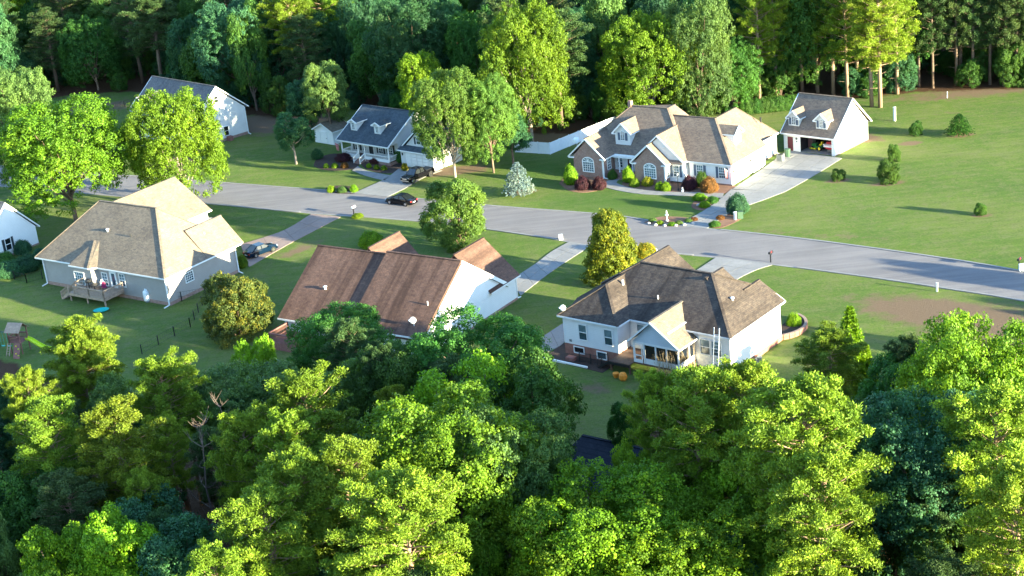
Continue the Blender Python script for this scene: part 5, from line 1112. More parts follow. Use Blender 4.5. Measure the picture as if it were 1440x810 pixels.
hb = nn(n, 'ShaderNodeMath', operation='ADD'); n.links.new(f3, hb.inputs[0]); f5 = noise(n, 14, 3, .8, v); n.links.new(f5, hb.inputs[1])
bump(n, b, hb.outputs[0], 1.0, .35); me.materials.append(m)

# ------------------------------------------------------------ road, kerbs, driveways, paths, beds
def strip(name, Lp, Rp, z, mat, zt=.05):
    mb = MB(); n_ = len(Lp); vs = [(*p.xy, z) for p in Lp]+[(*p.xy, z) for p in Rp]
    mb.add(vs, [(i, i+1, n_+i+1, n_+i) for i in range(n_-1)]); o = mb.build(name, mat); return tag(o, kind='structure')
def smooth(pts, k=6):
    P = [Vector(p) for p in pts]; out = []
    for i in range(len(P)-1):
        p0, p1, p2, p3 = P[max(i-1, 0)], P[i], P[i+1], P[min(i+2, len(P)-1)]
        for j in range(k):
            t = j/k; out.append(.5*((2*p1)+(p2-p0)*t+(2*p0-5*p1+4*p2-p3)*t*t+(3*p1-p0-3*p2+p3)*t**3))
    out.append(P[-1]); return out
far_px = [(-420, 208), (-150, 222), (60, 239), (200, 249), (320, 258), (500, 272), (690, 290), (860, 303.5), (950, 317), (1080, 331), (1200, 346), (1340, 366), (1440, 383), (1640, 421), (1900, 480)]
near_px = [(-420, 236), (-150, 250), (60, 267), (200, 279), (320, 289), (430, 299), (610, 313), (760, 333), (830, 345), (905, 353), (1000, 361), (1090, 372), (1240, 392), (1340, 407), (1440, 423), (1640, 463), (1900, 530)]
def resample(P, n_):
    d = [0]
    for i in range(1, len(P)): d.append(d[-1]+(P[i]-P[i-1]).length)
    out = []
    for k in range(n_):
        s = d[-1]*k/(n_-1); i = min(np.searchsorted(d, s), len(P)-1); i = max(i, 1); out.append(P[i-1].lerp(P[i], (s-d[i-1])/(d[i]-d[i-1])))
    return out
FE = resample(smooth([at(*p) for p in far_px]), 140); NE = resample(smooth([at(*p) for p in near_px]), 140)
m, n, b = nodes('asphalt'); v = mapping(n, (1, 1, 1)); f = noise(n, .15, 5, .6, v); g_ = noise(n, 2.2, 4, .7, v); h_ = noise(n, 22, 3, .8, v); sv = mapping(n, (.05, .8, 1), rot=(0, 0, R_(34))); s4 = noise(n, 1, 3, .6, sv)
c = ramp(n, f, [(.3, (.15, .138, .146)), (.7, (.195, .182, .192))]); c = mixc(n, ramp(n, g_, [(.5, (0,)*3), (.8, (.5,)*3)]), c, (.15, .14, .14)); c = mixc(n, ramp(n, s4, [(.45, (0,)*3), (.62, (.45,)*3)]), c, (.255, .235, .235)); 
n.links.new(c, b.inputs['Base Color']); b.inputs['Roughness'].default_value = .8; b.inputs['Specular IOR Level'].default_value = .4; bump(n, b, h_, .9, .12); M['asphalt'] = m
strip('road', FE, NE, .02, 'asphalt')
def near_seg(p, segs):
    return any(abs(p.x-q.x) < r and abs(p.y-q.y) < r for q, r in segs)
gaps = [(at(*p), r) for p, r in (((456, 303), 4.2), ((816, 342), 3.2), ((1045, 366), 5.6), ((976, 322), 3.4), ((522, 275), 3.4))]
for E_, sgn in ((FE, 1), (NE, -1)):
    mb = MB()
    for i in range(len(E_)-1):
        p, q = E_[i], E_[i+1]; lo = near_seg((p+q)/2, gaps); h = .035 if lo else .11
        nrm = Vector((-(q-p).y, (q-p).x, 0)).normalized()*.16*sgn
        mb.bar((p.x+nrm.x*.7, p.y+nrm.y*.7, h/2), (q.x+nrm.x*.7, q.y+nrm.y*.7, h/2), .3, h)
    tag(mb.build('kerb', 'concrete'), kind='structure')
def drive(name, Lp, Rp, cols=2, step=3.0, mat='concrete', label=None):
    L = smooth([at(*p) for p in Lp], 8); Rr = smooth([at(*p) for p in Rp], 8)
    ln = sum((L[i+1]-L[i]).length for i in range(len(L)-1)); n_ = max(2, int(round(ln/step))+1)
    L = resample(L, n_*4-3); Rr = resample(Rr, n_*4-3)
    base = strip(name, L, Rr, .012, 'gravel')
    for i in range(n_-1):
        for j in range(cols):
            f0, f1 = j/cols, (j+1)/cols; w = (Rr[i*4]-L[i*4]).length
            e0 = .03/w; top = []; 
            ks = list(range(i*4, i*4+5))
            A = [L[k].lerp(Rr[k], f0+(e0 if j else 0)) for k in ks]; B = [L[k].lerp(Rr[k], f1-(e0 if j < cols-1 else 0)) for k in ks]
            d = (A[-1]-A[0]).normalized()*.025; A[0] = A[0]+d; B[0] = B[0]+d; A[-1] = A[-1]-d; B[-1] = B[-1]-d
            poly = [(*p.xy, .06) for p in A]+[(*p.xy, .06) for p in reversed(B)]
            MB().slab(poly, .055).build('slab', mat, base)
    return base
drive('driveway', [(438, 301), (404, 322), (372, 334), (338, 344)], [(480, 305), (440, 326), (402, 346), (350, 376)], 2, 3.2, 'concrete_red')
drive('driveway', [(801, 340), (776, 354), (752, 372), (718, 394)], [(831, 346), (806, 362), (772, 385), (732, 416)], 2)
drive('driveway', [(1007, 362.5), (1000, 367), (980, 380), (965, 388)], [(1086, 373), (1066, 379), (1046, 388), (1030, 397)], 3, 2.6)
drive('path', [(792, 455), (775, 466), (757, 478)], [(800, 474), (786, 488), (757, 500)], 1, 2.0)
drive('driveway', [(497, 272), (520, 262), (543, 251), (560, 238)], [(545, 277), (568, 266), (596, 250), (622, 240)], 2, 2.6)
drive('path', [(541, 254), (527, 251), (510, 246), (495, 240)], [(549, 247), (533, 244), (515, 240), (503, 234)], 1, 1.5)
drive('driveway', [(953, 316), (984, 300), (1008, 284), (1029, 266)], [(994, 322), (1030, 298), (1075, 281), (1104, 270)], 2, 3.0)
drive('driveway', [(1029, 267), (1073, 237), (1108, 211)], [(1104, 270), (1140, 250), (1184, 223)], 4, 3.0)
drive('path', [(1018, 272), (985, 271), (940, 270), (895, 266), (868, 258), (872, 252)], [(1016, 279), (985, 276), (940, 275), (892, 272), (850, 263), (855, 254)], 1, 1.6)
def bed(px, mat, z=.028, label=None):
    P = smooth([at(*p) for p in px+px[:1]], 5)[:-1]; o = MB().prism([tuple(p.xy) for p in P], 0, z).build('mulch_bed', mat); return tag(o, kind='structure')
bed([(786, 258), (800, 268), (822, 271), (850, 265), (868, 252), (850, 240), (812, 236)], 'mulch')
bed([(874, 262), (900, 268), (950, 271), (1012, 273), (1034, 265), (1020, 255), (960, 250), (905, 246), (880, 250)], 'mulch')
bed([(985, 275), (1004, 286), (988, 296), (972, 290)], 'mulch', .024)
bed([(905, 313), (928, 305), (965, 306), (984, 313), (960, 318), (925, 318)], 'mulch', .024)
bed([(994, 314), (1010, 303), (1032, 298), (1044, 306), (1022, 318), (1004, 321)], 'mulch')
bed([(441, 234), (462, 240), (500, 237), (502, 224), (470, 216), (446, 224)], 'mulch_dark')
bed([(514, 238), (540, 244), (570, 240), (572, 230), (530, 225), (508, 228)], 'mulch_dark')
bed([(456, 268), (475, 272), (502, 272), (503, 265), (480, 261), (462, 263)], 'mulch_dark')
# long bed edge strip: sunlit low hedge-like ground cover behind the white house lies in the grass itself

# ------------------------------------------------------------ shrubs
def shrub(px, w, h, lm, label, group=None, key='b0', name='shrub'):
    return tree(name, key, lm, at(*px), h, w, label, 'shrub', group, wood='green')
for px, w, h, lm, lb in [
    ((803, 259), 2.3, 3.2, 'lime', 'tall rounded yellow-green shrub at the left end of the brick house bed'),
    ((820, 266), 2.6, 2.1, 'purple', 'dark purple round shrub below the left arched window'),
    ((843, 266), 2.3, 2.0, 'purple', 'second purple round shrub, right of its twin, by the left brick wing'),
    ((862, 252), 1.6, 1.6, 'green', 'deep green shrub left of the porch steps of the brick house'),
    ((884, 256), 1.9, 2.6, 'lime', 'pointed lime shrub right of the porch steps of the brick house'),
    ((893, 262), 1.7, 1.3, 'oak', 'small round green shrub in front of the pointed lime one'),
    ((911, 261), 1.9, 1.4, 'yellow', 'golden yellow shrub under the right arched window'),
    ((928, 267), 1.6, 1.3, 'lime', 'round lime shrub at the foot of the downspout of the right brick wing'), ((937, 268), 1.7, 1.4, 'lime', 'round lime shrub just left of the lamp post'),
    ((970, 266), 2.4, 2.2, 'purple', 'large near-black purple ball shrub right of the lamp post'),
    ((988, 262), 2.1, 2.4, 'green', 'green shrub between the purple ball and the copper ball'), ((998, 270), 2.8, 2.4, 'copper', 'large copper-brown ball shrub at the right end of the brick house bed'),
    ((984, 281), 2.2, 1.0, 'lime', 'low lime foliage clump where the path meets the driveway'), ((1002, 285), 1.8, 1.0, 'green', 'low green clump at the corner of the driveway and path'), ((991, 291), 1.7, .9, 'lime', 'lowest leafy clump on the stony corner beside the driveway'),
    ((1038, 300), 3.4, 3.0, 'teal', 'large round dark shrub on the right side of the brick house driveway'), ((1005, 318), 1.7, .8, 'green', 'low shrub at the tip of the bed beside the driveway mouth'), ((1013, 308), 1.3, .6, 'copper', 'small rusty shrub in the bed beside the driveway mouth'),
    ((447, 223), 2.2, 1.8, 'teal', 'dark shrub at the left end of the porch bed'), ((459, 236), 1.1, .8, 'oak', 'small light green shrub nearest the lawn in the left porch bed'), ((471, 236), 1.2, .9, 'oak', 'round light green shrub in the middle of the left porch bed'), ((485, 236), 1.4, 1.0, 'copper', 'rust-coloured shrub left of the porch steps'), ((483, 226), 3.0, 1.4, 'purple', 'wide dark red shrub under the left porch rail'),
    ((519, 236), 1.0, .8, 'lime', 'small lime shrub just right of the porch steps'), ((530, 238), 1.1, .8, 'oak', 'second small shrub from the porch steps in the right bed'), ((540, 239), 1.1, .8, 'oak', 'third small shrub from the porch steps in the right bed'), ((530, 229), 2.6, 1.2, 'purple', 'dark red hedge shrub under the right porch rail'),
    ((562, 228), 2.2, 2.2, 'green', 'dark green shrub at the corner between porch and garage'), ((569.5, 240), 1.2, 1.4, 'yellow', 'bright yellow ball shrub at the left side of the garage door'),
    ((466, 270), 1.5, 1.1, 'lime', 'lime shrub at the left of the roadside flower bed'), ((498, 270), 1.4, 1.3, 'lime', 'lime shrub at the right of the roadside flower bed'), ((482, 270), 2.0, 1.0, 'pale', 'pale flowering clump in the middle of the roadside bed'),
    ((503, 306), 1.9, .7, 'lime', 'low yellow-green clump at the foot of the mailbox'), ((523, 347), 3.6, 2.4, 'lime', 'bright shrub behind the ridge of the brown-roofed house'), ((341, 376), 1.7, 1.9, 'oak', 'small square-cut green shrub at the right corner of the grey house'),
    ((908, 360), 3.2, 1.9, 'yellow', 'vivid yellow shrub at the near kerb beside the yellowing tree'),
    ((1117, 461), 1.8, 1.9, 'lime', 'small round lime shrub inside the curved brick bed'),
    ((1288, 190), 2.3, 2.2, 'green', 'young dark shrub nearest the stone marker on the big lawn'), ((1249, 256), 3.6, 3.0, 'green', 'biggest round green shrub on the big lawn'), ((1258, 226), 2.2, 2.6, 'green', 'cone-shaped shrub just behind the biggest round one'), ((1179, 253), 2.2, 1.6, 'green', 'sparse low shrub closest to the garage on the big lawn'), ((1379, 302), 1.8, 1.7, 'green', 'lone small shrub at the lower right of the big lawn'),
    ((40, 380), 4.0, 2.6, 'teal', 'round dark shrub nearest the left corner of the grey house'), ((16, 388), 4.2, 2.4, 'teal', 'dark shrub below the window of the left-edge house'), ((33, 356), 2.8, 2.2, 'teal', 'dark round shrub against the left-edge white wall'), ((8, 372), 3.4, 2.0, 'green', 'lower dark shrub at the left edge under the white wall'), ((60, 368), 3.2, 2.2, 'teal', 'shrub between the left-edge house and the grey house'),
    ]:
    if px[0] > 1175 and px[1] > 150: tree('shrub', rnd.choice(['d0', 'd2', 'd3']), lm, at(*px), h, w, lb, 'shrub', None, 'bark', None, 1.0)
    else: shrub(px, w, h, lm, lb, key=rnd.choice(['b0', 'b1']))
for i in range(14):
    x = 1050+i*5.2; shrub((x, 160-i*.55), 2.8, 2.6, 'green', ['leftmost', 'second', 'third', 'fourth', 'fifth', 'sixth', 'seventh', 'eighth', 'ninth', 'tenth', 'eleventh', 'twelfth', 'thirteenth', 'rightmost'][i]+' evergreen, counted from the left, in the hedge row behind the garage', 'hedge row at the wood edge', 'b%d' % (i % 2))
for i, px in enumerate(((918, 311), (928, 315), (945, 317), (955, 315), (968, 312), (976, 310))): shrub(px, 1.2, .5, rnd.choice(['pale', 'oak', 'copper']), ['leftmost', 'second from left', 'third from left', 'third from right', 'second from right', 'rightmost'][i]+' low clump in the stony flower bed around the white statue', 'roadside flower clumps')
for i, px in enumerate(((912, 315), (922, 317), (935, 318), (950, 318), (962, 317), (975, 315), (982, 289), (996, 290))):
    mb = MB().lathe((0, 0, 0), [(.22, -.05), (.28, .08), (.22, .2), (.06, .26)], 7); mb.v = [(x*(1+.25*math.sin(i*3+x*9)), y, z) for x, y, z in mb.v]
    o = mb.build('boulder', 'stone'); o.location = at(*px); o.rotation_euler = (0, 0, i*1.3); tag(o, 'grey stone edging the beds at the driveway of the brick-fronted house', 'stone', 'stones edging the beds')

# ------------------------------------------------------------ trees on the lots
def T(name, key, lm, px, h, w, label, wood='bark', rot=None, group=None, low=0.0): return tree(name, key, lm, at(*px), h, w, label, 'tree', group, wood, rot, low)
T('oak_tree', 'o0', 'oak', (108, 312), 19.5, 20.5, 'huge bright green oak behind the grey-sided house on the left', low=.35)
T('oak_tree', 'o1', 'pale', (40, 262), 20.0, 13.5, 'olive-green oak rising behind the huge bright oak at the left edge', low=.4)
T('oak_tree', 'o2', 'oak', (262, 294), 19.3, 14.5, 'open-crowned bright oak in front of the far white-gabled house', 'bark_pale', low=.5)
T('shade_tree', 'd0', 'teal', (417, 231), 8.4, 6.6, 'small dark round-headed tree on a bare trunk left of the shed', 'bark_pale')
T('shade_tree', 'd1', 'pale', (468, 200), 13.5, 8.6, 'pale yellow-green tree just behind the slate-roofed house on the left')
T('shade_tree', 'd2', 'teal', (440, 192), 10.0, 8.0, 'dark tree squeezed between the pale tree and the shed')
T('shade_tree', 'd3', 'lime', (604, 205), 15.5, 9.0, 'yellow-green tree behind the right end of the slate roof')
T('oak_tree', 'o1', 'mid', (640, 250), 16.5, 10.8, 'broad pale green tree in front of the garage of the slate-roofed house', 'bark_pale', low=.3)
T('oak_tree', 'o0', 'mid', (695, 243), 15.5, 9.6, 'pale green tree at the right of the pair beside the white fence', low=.3)
T('shade_tree', 'd1', 'teal', (722, 232), 8.0, 7.0, 'dark low tree at the left end of the white fence')
T('oak_tree', 'o2', 'oak', (748, 200), 23.5, 14.5, 'tallest bright green tree rising above the wood edge left of the white fence', 'bark_pale', low=.45)
T('oak_tree', 'o2', 'oak', (915, 172), 18.5, 15.0, 'bright open tree just behind the ridge of the brick-fronted house', 'bark_pale', 1.0, low=.5)
T('oak_tree', 'o1', 'pale', (985, 168), 20.0, 12.0, 'grey-green tree in dappled light right of the bright open tree', low=.6)
T('oak_tree', 'o0', 'green', (1030, 152), 12.0, 11.0, 'dark tree behind the gable of the brick-fronted house', low=.7)
T('maple_tree', 'd0', 'mid', (647, 345), 9.8, 9.2, 'single round bright green tree on the verge beside the road', low=.75)
T('maple_tree', 'cone', 'yellow', (862, 396), 9.6, 8.4, 'yellow and orange-tinged tree at the left front corner of the dark-roofed white house', low=.85)
T('maple_tree', 'd1', 'rust', (340, 470), 7.6, 9.4, 'wide olive and orange-tinged tree between the grey house and the brown-roofed house', low=.95)
T('spruce_tree', 'fir', 'spruce', (731, 275), 4.9, 4.3, 'small blue spruce on the lawn by the road')
T('young_pine', 'fir', 'green', (1349, 190), 3.2, 3.8, 'open crooked young pine at the upper right of the big lawn')
T('cedar_tree', 's0', 'lime', (1199, 598), 11.8, 5.2, 'slender spire-topped conifer standing above the lawn right of the white house')
T('cedar_tree', 's1', 'lime', (1221, 598), 8.0, 4.0, 'shorter pointed conifer right of the spire-topped one')
T('pine_tree', 'p1', 'pine', (1168, 622), 10.5, 6.6, 'bushy yellow-green pine in front of the spire-topped conifer', 'bark_pine')
T('oak_tree', 'o0', 'green', (495, 590), 12.6, 11.0, 'dark green tree with sunlit top in front of the brown roof')
T('oak_tree', 'o1', 'green', (690, 640), 14.0, 13.5, 'big tree with bright top below the white gable end')

def W(key, lm, x, y, zc, h, w, label=None, wood='bark', name=None, group=None):
    if key[0] == 'p': zc = .76*h; w *= .9
    """a wood tree whose crown centre stands at height zc over the ground and shows at pixel x, y"""
    p = at(x, y, zc)
    nm = name or ('pine_tree' if key[0] == 'p' else 'woodland_tree')
    return tree(nm, key, lm, (p.x, p.y, 0), h, w, label or 'tree', 'tree', group, wood)
# the wood in the foreground: key crowns
for row in [
 ('p0', 'pine', 122, 505, 12, 15.0, 9.0, 'bright pine with clustered candles at the back left of the foreground wood'),
 ('p1', 'pine', 48, 578, 11, 14.0, 6.0, 'small bright pine near the left edge of the foreground wood'),
 ('d1', 'pale', 163, 572, 9, 12, 7, 'round bluish-pale tree between the two leftmost rows of pines'),
 ('p2', 'pine', 236, 566, 11, 15.0, 8.0, 'bright pine at the wood edge below the wire fence'),
 ('p3', 'pine', 176, 632, 12, 16.0, 9.0, 'yellowish pine one row in from the left wood edge'),
 ('p0', 'pine', 78, 632, 12, 16.0, 9.0, 'leaning bright pine near the left side of the foreground wood'),
 ('d2', 'teal', 15, 560, 8, 10, 7, 'dark tree at the left edge just below the play set'),
 ('d0', 'teal', 20, 600, 8, 11, 8, 'dark blue-green tree at the left edge below the small bright pine'),
 ('o0', 'pale', 352, 562, 9, 13, 12, 'wide pale blue-green tree in the middle of the wood edge'),
 ('d3', 'lime', 362, 510, 9, 12, 5, 'small lime-tipped tree poking above the pale tree'),
 ('p1', 'pine', 430, 602, 13, 17.0, 9.5, 'bright rounded pine right of the dead tree'),
 ('p2', 'pine', 352, 648, 12, 15.0, 7.0, 'pine just right of the dead trunks'),
 ('p3', 'pine', 405, 655, 12, 16.0, 8.0, 'pine with upright candles below the rounded one'),
 ('d1', 'pale', 478, 555, 9, 12, 8, 'grey-green tree below the dark tree in front of the brown roof'),
 ('lace', 'lime', 640, 545, 12, 15, 11, 'lacy yellow-green tree with fine leaves below the white gable'),
 ('d2', 'green', 545, 540, 10, 13, 8, 'mid-green tree left of the lacy yellow-green tree'),
 ('o2', 'oak', 635, 650, 13, 19, 15, 'largest bright broad-leaved tree in the middle of the foreground'),
 ('o1', 'pale', 722, 660, 12, 17, 10, 'softer green tree attached to the right of the largest bright tree'),
 ('o0', 'pale', 545, 668, 11, 15, 10, 'pale silvery tree left of the largest bright tree'),
 ('p0', 'pine', 492, 705, 13, 17.0, 9.0, 'yellow pine below the pale silvery tree'),
 ('p2', 'pine', 565, 770, 14, 18.0, 10.0, 'soft yellow pine at the bottom edge left of centre'),
 ('p3', 'pine', 430, 725, 13, 17.0, 9.0, 'broad yellow pine low in the left half'),
 ('p1', 'pine', 385, 770, 12, 16.0, 9.0, 'pine cut by the bottom edge left of the broad yellow pine'),
 ('d3', 'lime', 84, 790, 10, 13, 7, 'bright lime tree at the bottom edge on the left'),
 ('d2', 'lime', 165, 778, 10, 13, 8, 'second bright lime tree at the bottom edge, right of the first'),
 ('d0', 'teal', 215, 735, 9, 12, 9, 'dark teal tree behind the bottom lime trees'),
 ('d1', 'teal', 256, 790, 9, 12, 9, 'dark teal tree at the bottom edge right of the lime trees'),
 ('d2', 'green', 60, 705, 9, 12, 9, 'mid-green tree low at the left edge'),
 ('o1', 'lime', 862, 745, 11, 15, 13, 'bright large-leaved tree at the bottom centre right'),
 ('d3', 'oak', 790, 770, 10, 14, 9, 'bright green tree at the bottom edge left of the large-leaved one'),
 ('o2', 'lime', 970, 775, 10, 14, 13, 'vivid green spreading tree at the bottom edge under the tall pines'),
 ('p1', 'pine', 925, 605, 17, 17.0, 6.0, 'tall pine leaning over the lawn at the left of the big pine group'),
 ('p0', 'pine', 985, 612, 18, 18.5, 9.3, 'tall bright pine directly below the screened porch'),
 ('p2', 'pine', 1042, 605, 17, 17.6, 8.5, 'tall bright pine below the sunlit white wall'),
 ('d0', 'lime', 1000, 700, 11, 14, 9, 'vivid leafy tree in front of the porch pines'),
 ('p2', 'pine', 1132, 655, 19, 20.2, 11.0, 'biggest bright pine, right of centre in the foreground'),
 ('p0', 'pine', 1160, 735, 17, 18.5, 9.3, 'bright pine in front of the biggest pine'),
 ('d3', 'oak', 1075, 745, 10, 13, 8, 'bright leafy tree between the vivid spreading tree and the biggest pine'),
 ('o0', 'teal', 1300, 650, 13, 19, 13, 'big shadowy blue-green tree at the right of the foreground'),
 ('o2', 'oak', 1375, 508, 17, 21, 12.5, 'big bright broad-leaved tree at the right edge'),
 ('o1', 'oak', 1440, 560, 12, 17, 12, 'bright tree cut by the right edge below the big bright one'),
 ('p1', 'pine', 1405, 655, 15, 19.0, 10.0, 'pine at the right edge beside the shadowy tree'),
 ('p0', 'pine', 1425, 760, 14, 18.0, 9.0, 'pine in the lower right corner'),
 ('d2', 'green', 1270, 545, 9, 12, 8, 'olive tree behind the shadowy blue-green tree'),
 ('d0', 'green', 1235, 600, 8, 11, 8, 'dim tree between the biggest pine and the shadowy tree'),
 ('d1', 'green', 1325, 770, 8, 12, 9, 'dim tree at the bottom edge right of the pines'),
 ('d3', 'green', 745, 560, 11, 15, 9, 'dark tree at the lawn edge right of the lacy tree'),
 ('d0', 'green', 878, 590, 5, 7, 3.6, 'small dark tree at the lawn corner above the outbuilding'),
 ]:
    key, lm, x, y, zc, h, w, lb = row
    W(key, lm, x, y, zc, h, w, lb, 'bark_pine' if key[0] == 'p' else 'bark')
# dead tree
def dead(px, seed, h, label):
    g = random.Random(seed); e = empty('dead_tree', at(*px), 0, label, 'tree'); mb = MB(); br = MB()
    P = [Vector((0, 0, -.3))]; 
    for i in range(1, 9): P.append(Vector((P[-1].x+g.uniform(-.22, .22), P[-1].y+g.uniform(-.2, .2), h*i/8)))
    mb.tube(P, [.14-.014*i for i in range(9)], 7).build('trunk', 'bark_dead', e)
    for i in range(26):
        k = g.randint(3, 8); o = P[k]; a = g.uniform(0, 6.28); L = g.uniform(1.0, 2.6)*(1.2-k/12)
        q = o+Vector((math.cos(a)*L*.6, math.sin(a)*L*.6, L*.35)); r = q+Vector((math.cos(a)*L*.4, math.sin(a)*L*.4, L*.6)); br.tube([o, q, r], [.04, .022, .008], 5, False)
        for _ in range(2): br.tube([q, q+Vector((g.uniform(-.7, .7), g.uniform(-.7, .7), g.uniform(.3, 1.0)))], [.025, .006], 4, False)
    tag(br.build('branches', 'bark_dead', e), kind='stuff'); return e
p = at(292, 655, 11); e = dead((0, 0), 3, 14.5, 'taller bare dead tree with pale broken top in the foreground wood'); e.location = (p.x, p.y, 0)
p = at(326, 612, 13); e = dead((0, 0), 8, 15.5, 'shorter bare dead tree just right of the taller one'); e.location = (p.x, p.y, 0)
for o_ in (p,): pass
fill = [at(*p) for p in ((-250, 640), (0, 665), (100, 665), (200, 665), (300, 700), (420, 655), (520, 625), (620, 612), (700, 625), (760, 720), (800, 850), (890, 850), (930, 720), (1000, 660), (1080, 665), (1200, 685), (1330, 610), (1440, 580), (1650, 560))]
gx2 = np.array([p.x for p in fill]); gy2 = np.array([p.y for p in fill])
# understory and filler of the foreground wood
placed = []
def clear(x, y, r):
    return all((x-a)**2+(y-b)**2 > (r*.5+c*.5)**2 for a, b, c in placed)
g = random.Random(5); cnt = 0
for _ in range(2600):
    x = g.uniform(-75, 75); y = g.uniform(74, 172)
    if y > np.interp(x, gx2, gy2): continue
    sx = 720+FOC*x*.99/ (y*.94+22)
    if sx < -250 or sx > 1750: continue
    r = g.uniform(3.8, 6.6)
    if not clear(x, y, r*.95): continue
    placed.append((x, y, r)); k = g.random()
    h = g.uniform(8.0, 11.5)
    bright = g.random() < .4
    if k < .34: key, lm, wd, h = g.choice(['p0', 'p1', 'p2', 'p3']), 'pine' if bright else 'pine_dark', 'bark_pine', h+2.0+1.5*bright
    elif bright and k < .75: key, lm, wd, h = g.choice(['d0', 'd1', 'd2', 'd3']), g.choice(['oak', 'pale', 'lime']), 'bark', h+1.5
    elif k < .62: key, lm, wd = g.choice(['d0', 'd1', 'd2', 'd3']), 'green', 'bark'
    elif k < .9: key, lm, wd = g.choice(['d0', 'd1', 'd2', 'd3']), 'teal', 'bark'
    else: key, lm, wd = 'd2', 'pale', 'bark'
    u = x*.602+y*.799
    if x > 26 and 123.0 < u < 138: h = min(h, 6.0)
    elif x > 16 and 108 < u <= 123: h = max(h, g.uniform(12, 14.5))
    if x > 34 and y > 114: h = min(h, 7.5)
    tree('pine_tree' if key[0] in 'pq' else 'woodland_tree', key, lm, (x, y, 0), h, r*1.1, {'p': 'dull needle-leaved tree filling in between the bright crowns of the foreground wood', 'd': 'dark leafy tree filling in between the bright crowns of the foreground wood'}[key[0]], 'tree', {'p': 'filler pines of the foreground wood', 'd': 'filler broadleaf trees of the foreground wood'}[key[0]], wd, None, .3); cnt += 1
# ------------------------------------------------------------ the wood behind
for i, (x, y, h, w) in enumerate(((1068, 142, 21, 9), (1092, 136, 22, 8), (1112, 130, 21, 8.5), (1128, 128, 22, 9), (1150, 130, 23, 9), (1172, 134, 22, 9.5), (1192, 138, 22, 9), (1206, 131, 23, 9), (1226, 150, 22, 9.5), (1238, 151, 23, 10.5), (1262, 132, 21, 9))):
    T('pine_tree', 'q%d' % (i % 2), 'pine', (x, y), h, w, ['leftmost', 'second from left', 'third from left', 'fourth from left', 'fifth from left', 'middle', 'fifth from right', 'fourth from right', 'third from right', 'second from right', 'rightmost'][i]+' of the tall sunlit pines in the row behind the garage', 'bark_pine', group='sunlit pines behind the garage')
for i, (x, y, h, w) in enumerate(((1292, 122, 20, 8), (1312, 124, 21, 7), (1345, 121, 22, 7.5), (1368, 120, 23, 8), (1392, 119, 22, 8), (1412, 121, 22, 8), (1428, 119, 24, 8.5), (1455, 118, 22, 8))):
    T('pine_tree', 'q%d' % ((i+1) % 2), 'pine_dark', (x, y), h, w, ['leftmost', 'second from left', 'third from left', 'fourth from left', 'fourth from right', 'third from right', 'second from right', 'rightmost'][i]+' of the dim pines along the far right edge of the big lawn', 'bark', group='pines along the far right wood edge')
for row in [('p0', 'pine', 425, 150, 20, 11, 'bright pine in the back wood left of the pale tree'), ('p2', 'pine', 468, 128, 23, 11, 'taller bright pine behind the pale tree'), ('p1', 'pine', 500, 110, 23, 10, 'bright pine at the top edge left of centre'), ('o0', 'lime', 25, 95, 23, 16, 'bright tree at the top left corner'), ('d1', 'lime', 88, 88, 22, 11, 'second bright tree at the top left, right of the corner one'),
            ('o1', 'teal', 345, 150, 20, 15, 'rounded dark tree with a lit top behind the far white-gabled house'), ('o2', 'teal', 590, 165, 22, 14, 'big blue-green tree behind the yellow-green tree'), ('d2', 'pale', 860, 150, 22, 9, 'slim grey-green tree with pale top at the wood edge')]:
    key, lm, x, y, h, w, lb = row; T('pine_tree' if key[0] == 'p' else 'woodland_tree', key, lm, (x, y), h, w, lb, 'bark_pine' if key[0] == 'p' else 'bark')
g = random.Random(9); placed = []
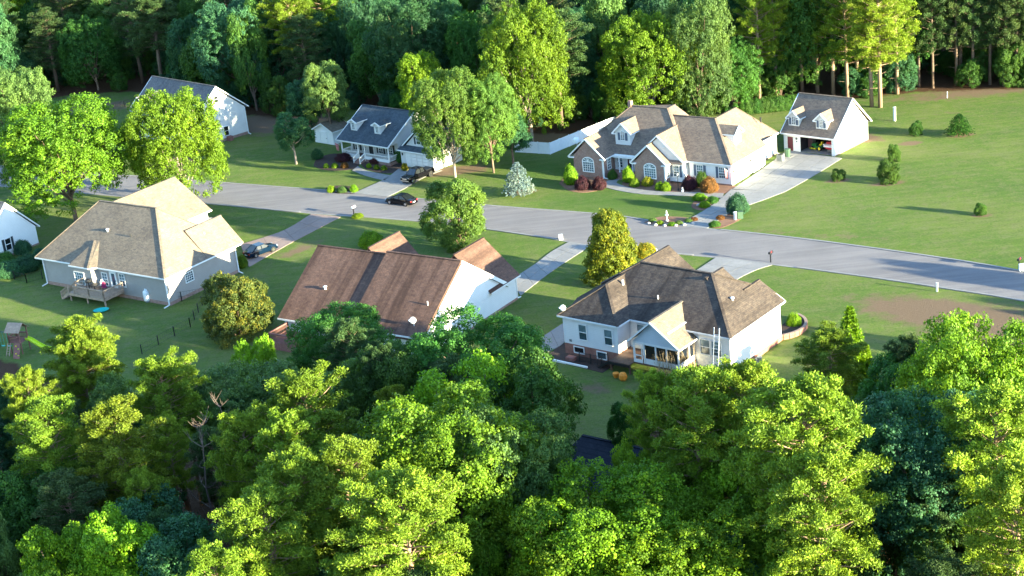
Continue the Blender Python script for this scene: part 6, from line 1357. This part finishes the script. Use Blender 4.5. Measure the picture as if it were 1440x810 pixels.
for _ in range(5000):
    x = g.uniform(-175, 150); yb = float(np.interp(x, ex, ey)); y = yb+g.uniform(1.5, 62)
    if abs(720+FOC*x/(y*.94+22)-720) > 980: continue
    r = g.uniform(7, 11)
    if not clear(x, y, r*.82): continue
    if x > 35 and y-yb < 5: continue
    placed.append((x, y, r)); k = g.random(); right = x > 40
    h = g.uniform(15, 22)+(y-yb)*.05
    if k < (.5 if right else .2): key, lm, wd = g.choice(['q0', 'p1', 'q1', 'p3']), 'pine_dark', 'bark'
    elif k < .6: key, lm, wd = g.choice(['o0', 'o1', 'd1', 'd2']), 'teal', 'bark'
    elif k < .93: key, lm, wd = g.choice(['o0', 'o2', 'd0', 'd3']), 'green', 'bark'
    else: key, lm, wd = g.choice(['d1', 'o1']), 'pale', 'bark'
    tree('pine_tree' if key[0] in 'pq' else 'woodland_tree', key, lm, (x, y, 0), h, r*1.25, {'p': 'dark pine in the shaded wood along the top of the photo', 'q': 'dark pine in the shaded wood along the top of the photo', 'd': 'dark leafy tree in the shaded wood along the top of the photo', 'o': 'dark leafy tree in the shaded wood along the top of the photo'}[key[0]], 'tree', {'p': 'pines of the back wood', 'q': 'pines of the back wood', 'd': 'broadleaf trees of the back wood', 'o': 'broadleaf trees of the back wood'}[key[0]], wd, None, .45)
cnt2 = 0
for _ in range(1500):
    x = g.uniform(-170, 145); yb = float(np.interp(x, ex, ey)); d_ = g.uniform(0, 16); y = yb+d_
    if x > 45 and d_ < 1: continue
    r = g.uniform(3.0, 5.5)
    if not clear(x, y, r*.25): continue
    placed.append((x, y, r*.9)); k = g.random()
    tree('understory_tree', g.choice(['d0', 'd1', 'd2', 'd3']), 'teal' if k < .5 else 'green', (x, y, 0), g.uniform(3.0, 8.0) if x < 40 else g.uniform(3.5, 7.5), r*1.3, 'low leafy sapling in the shaded undergrowth along the foot of the back wood', 'tree', 'undergrowth trees of the back wood', 'bark', None, 0.75); cnt2 += 1
    if cnt2 > 190: break
# trees just outside the view whose long shadows fall across the lawn and the road
for x, y, h, r in ((83, 137, 8, 7), (92, 131, 9, 7), (84, 128, 7, 6), (128, 214, 17, 10), (138, 222, 18, 11), (146, 210, 18, 10), (150, 226, 18, 11), (160, 214, 18, 10), (120, 226, 17, 10)):
    tree('woodland_tree', g.choice(['d0', 'd1', 'd2']), 'green', (x, y, 0), h, r, 'leafy tree standing beyond the right edge of the photo', 'tree', 'trees beyond the right edge', 'bark', None, .8)
print('trees', cnt, len(placed))
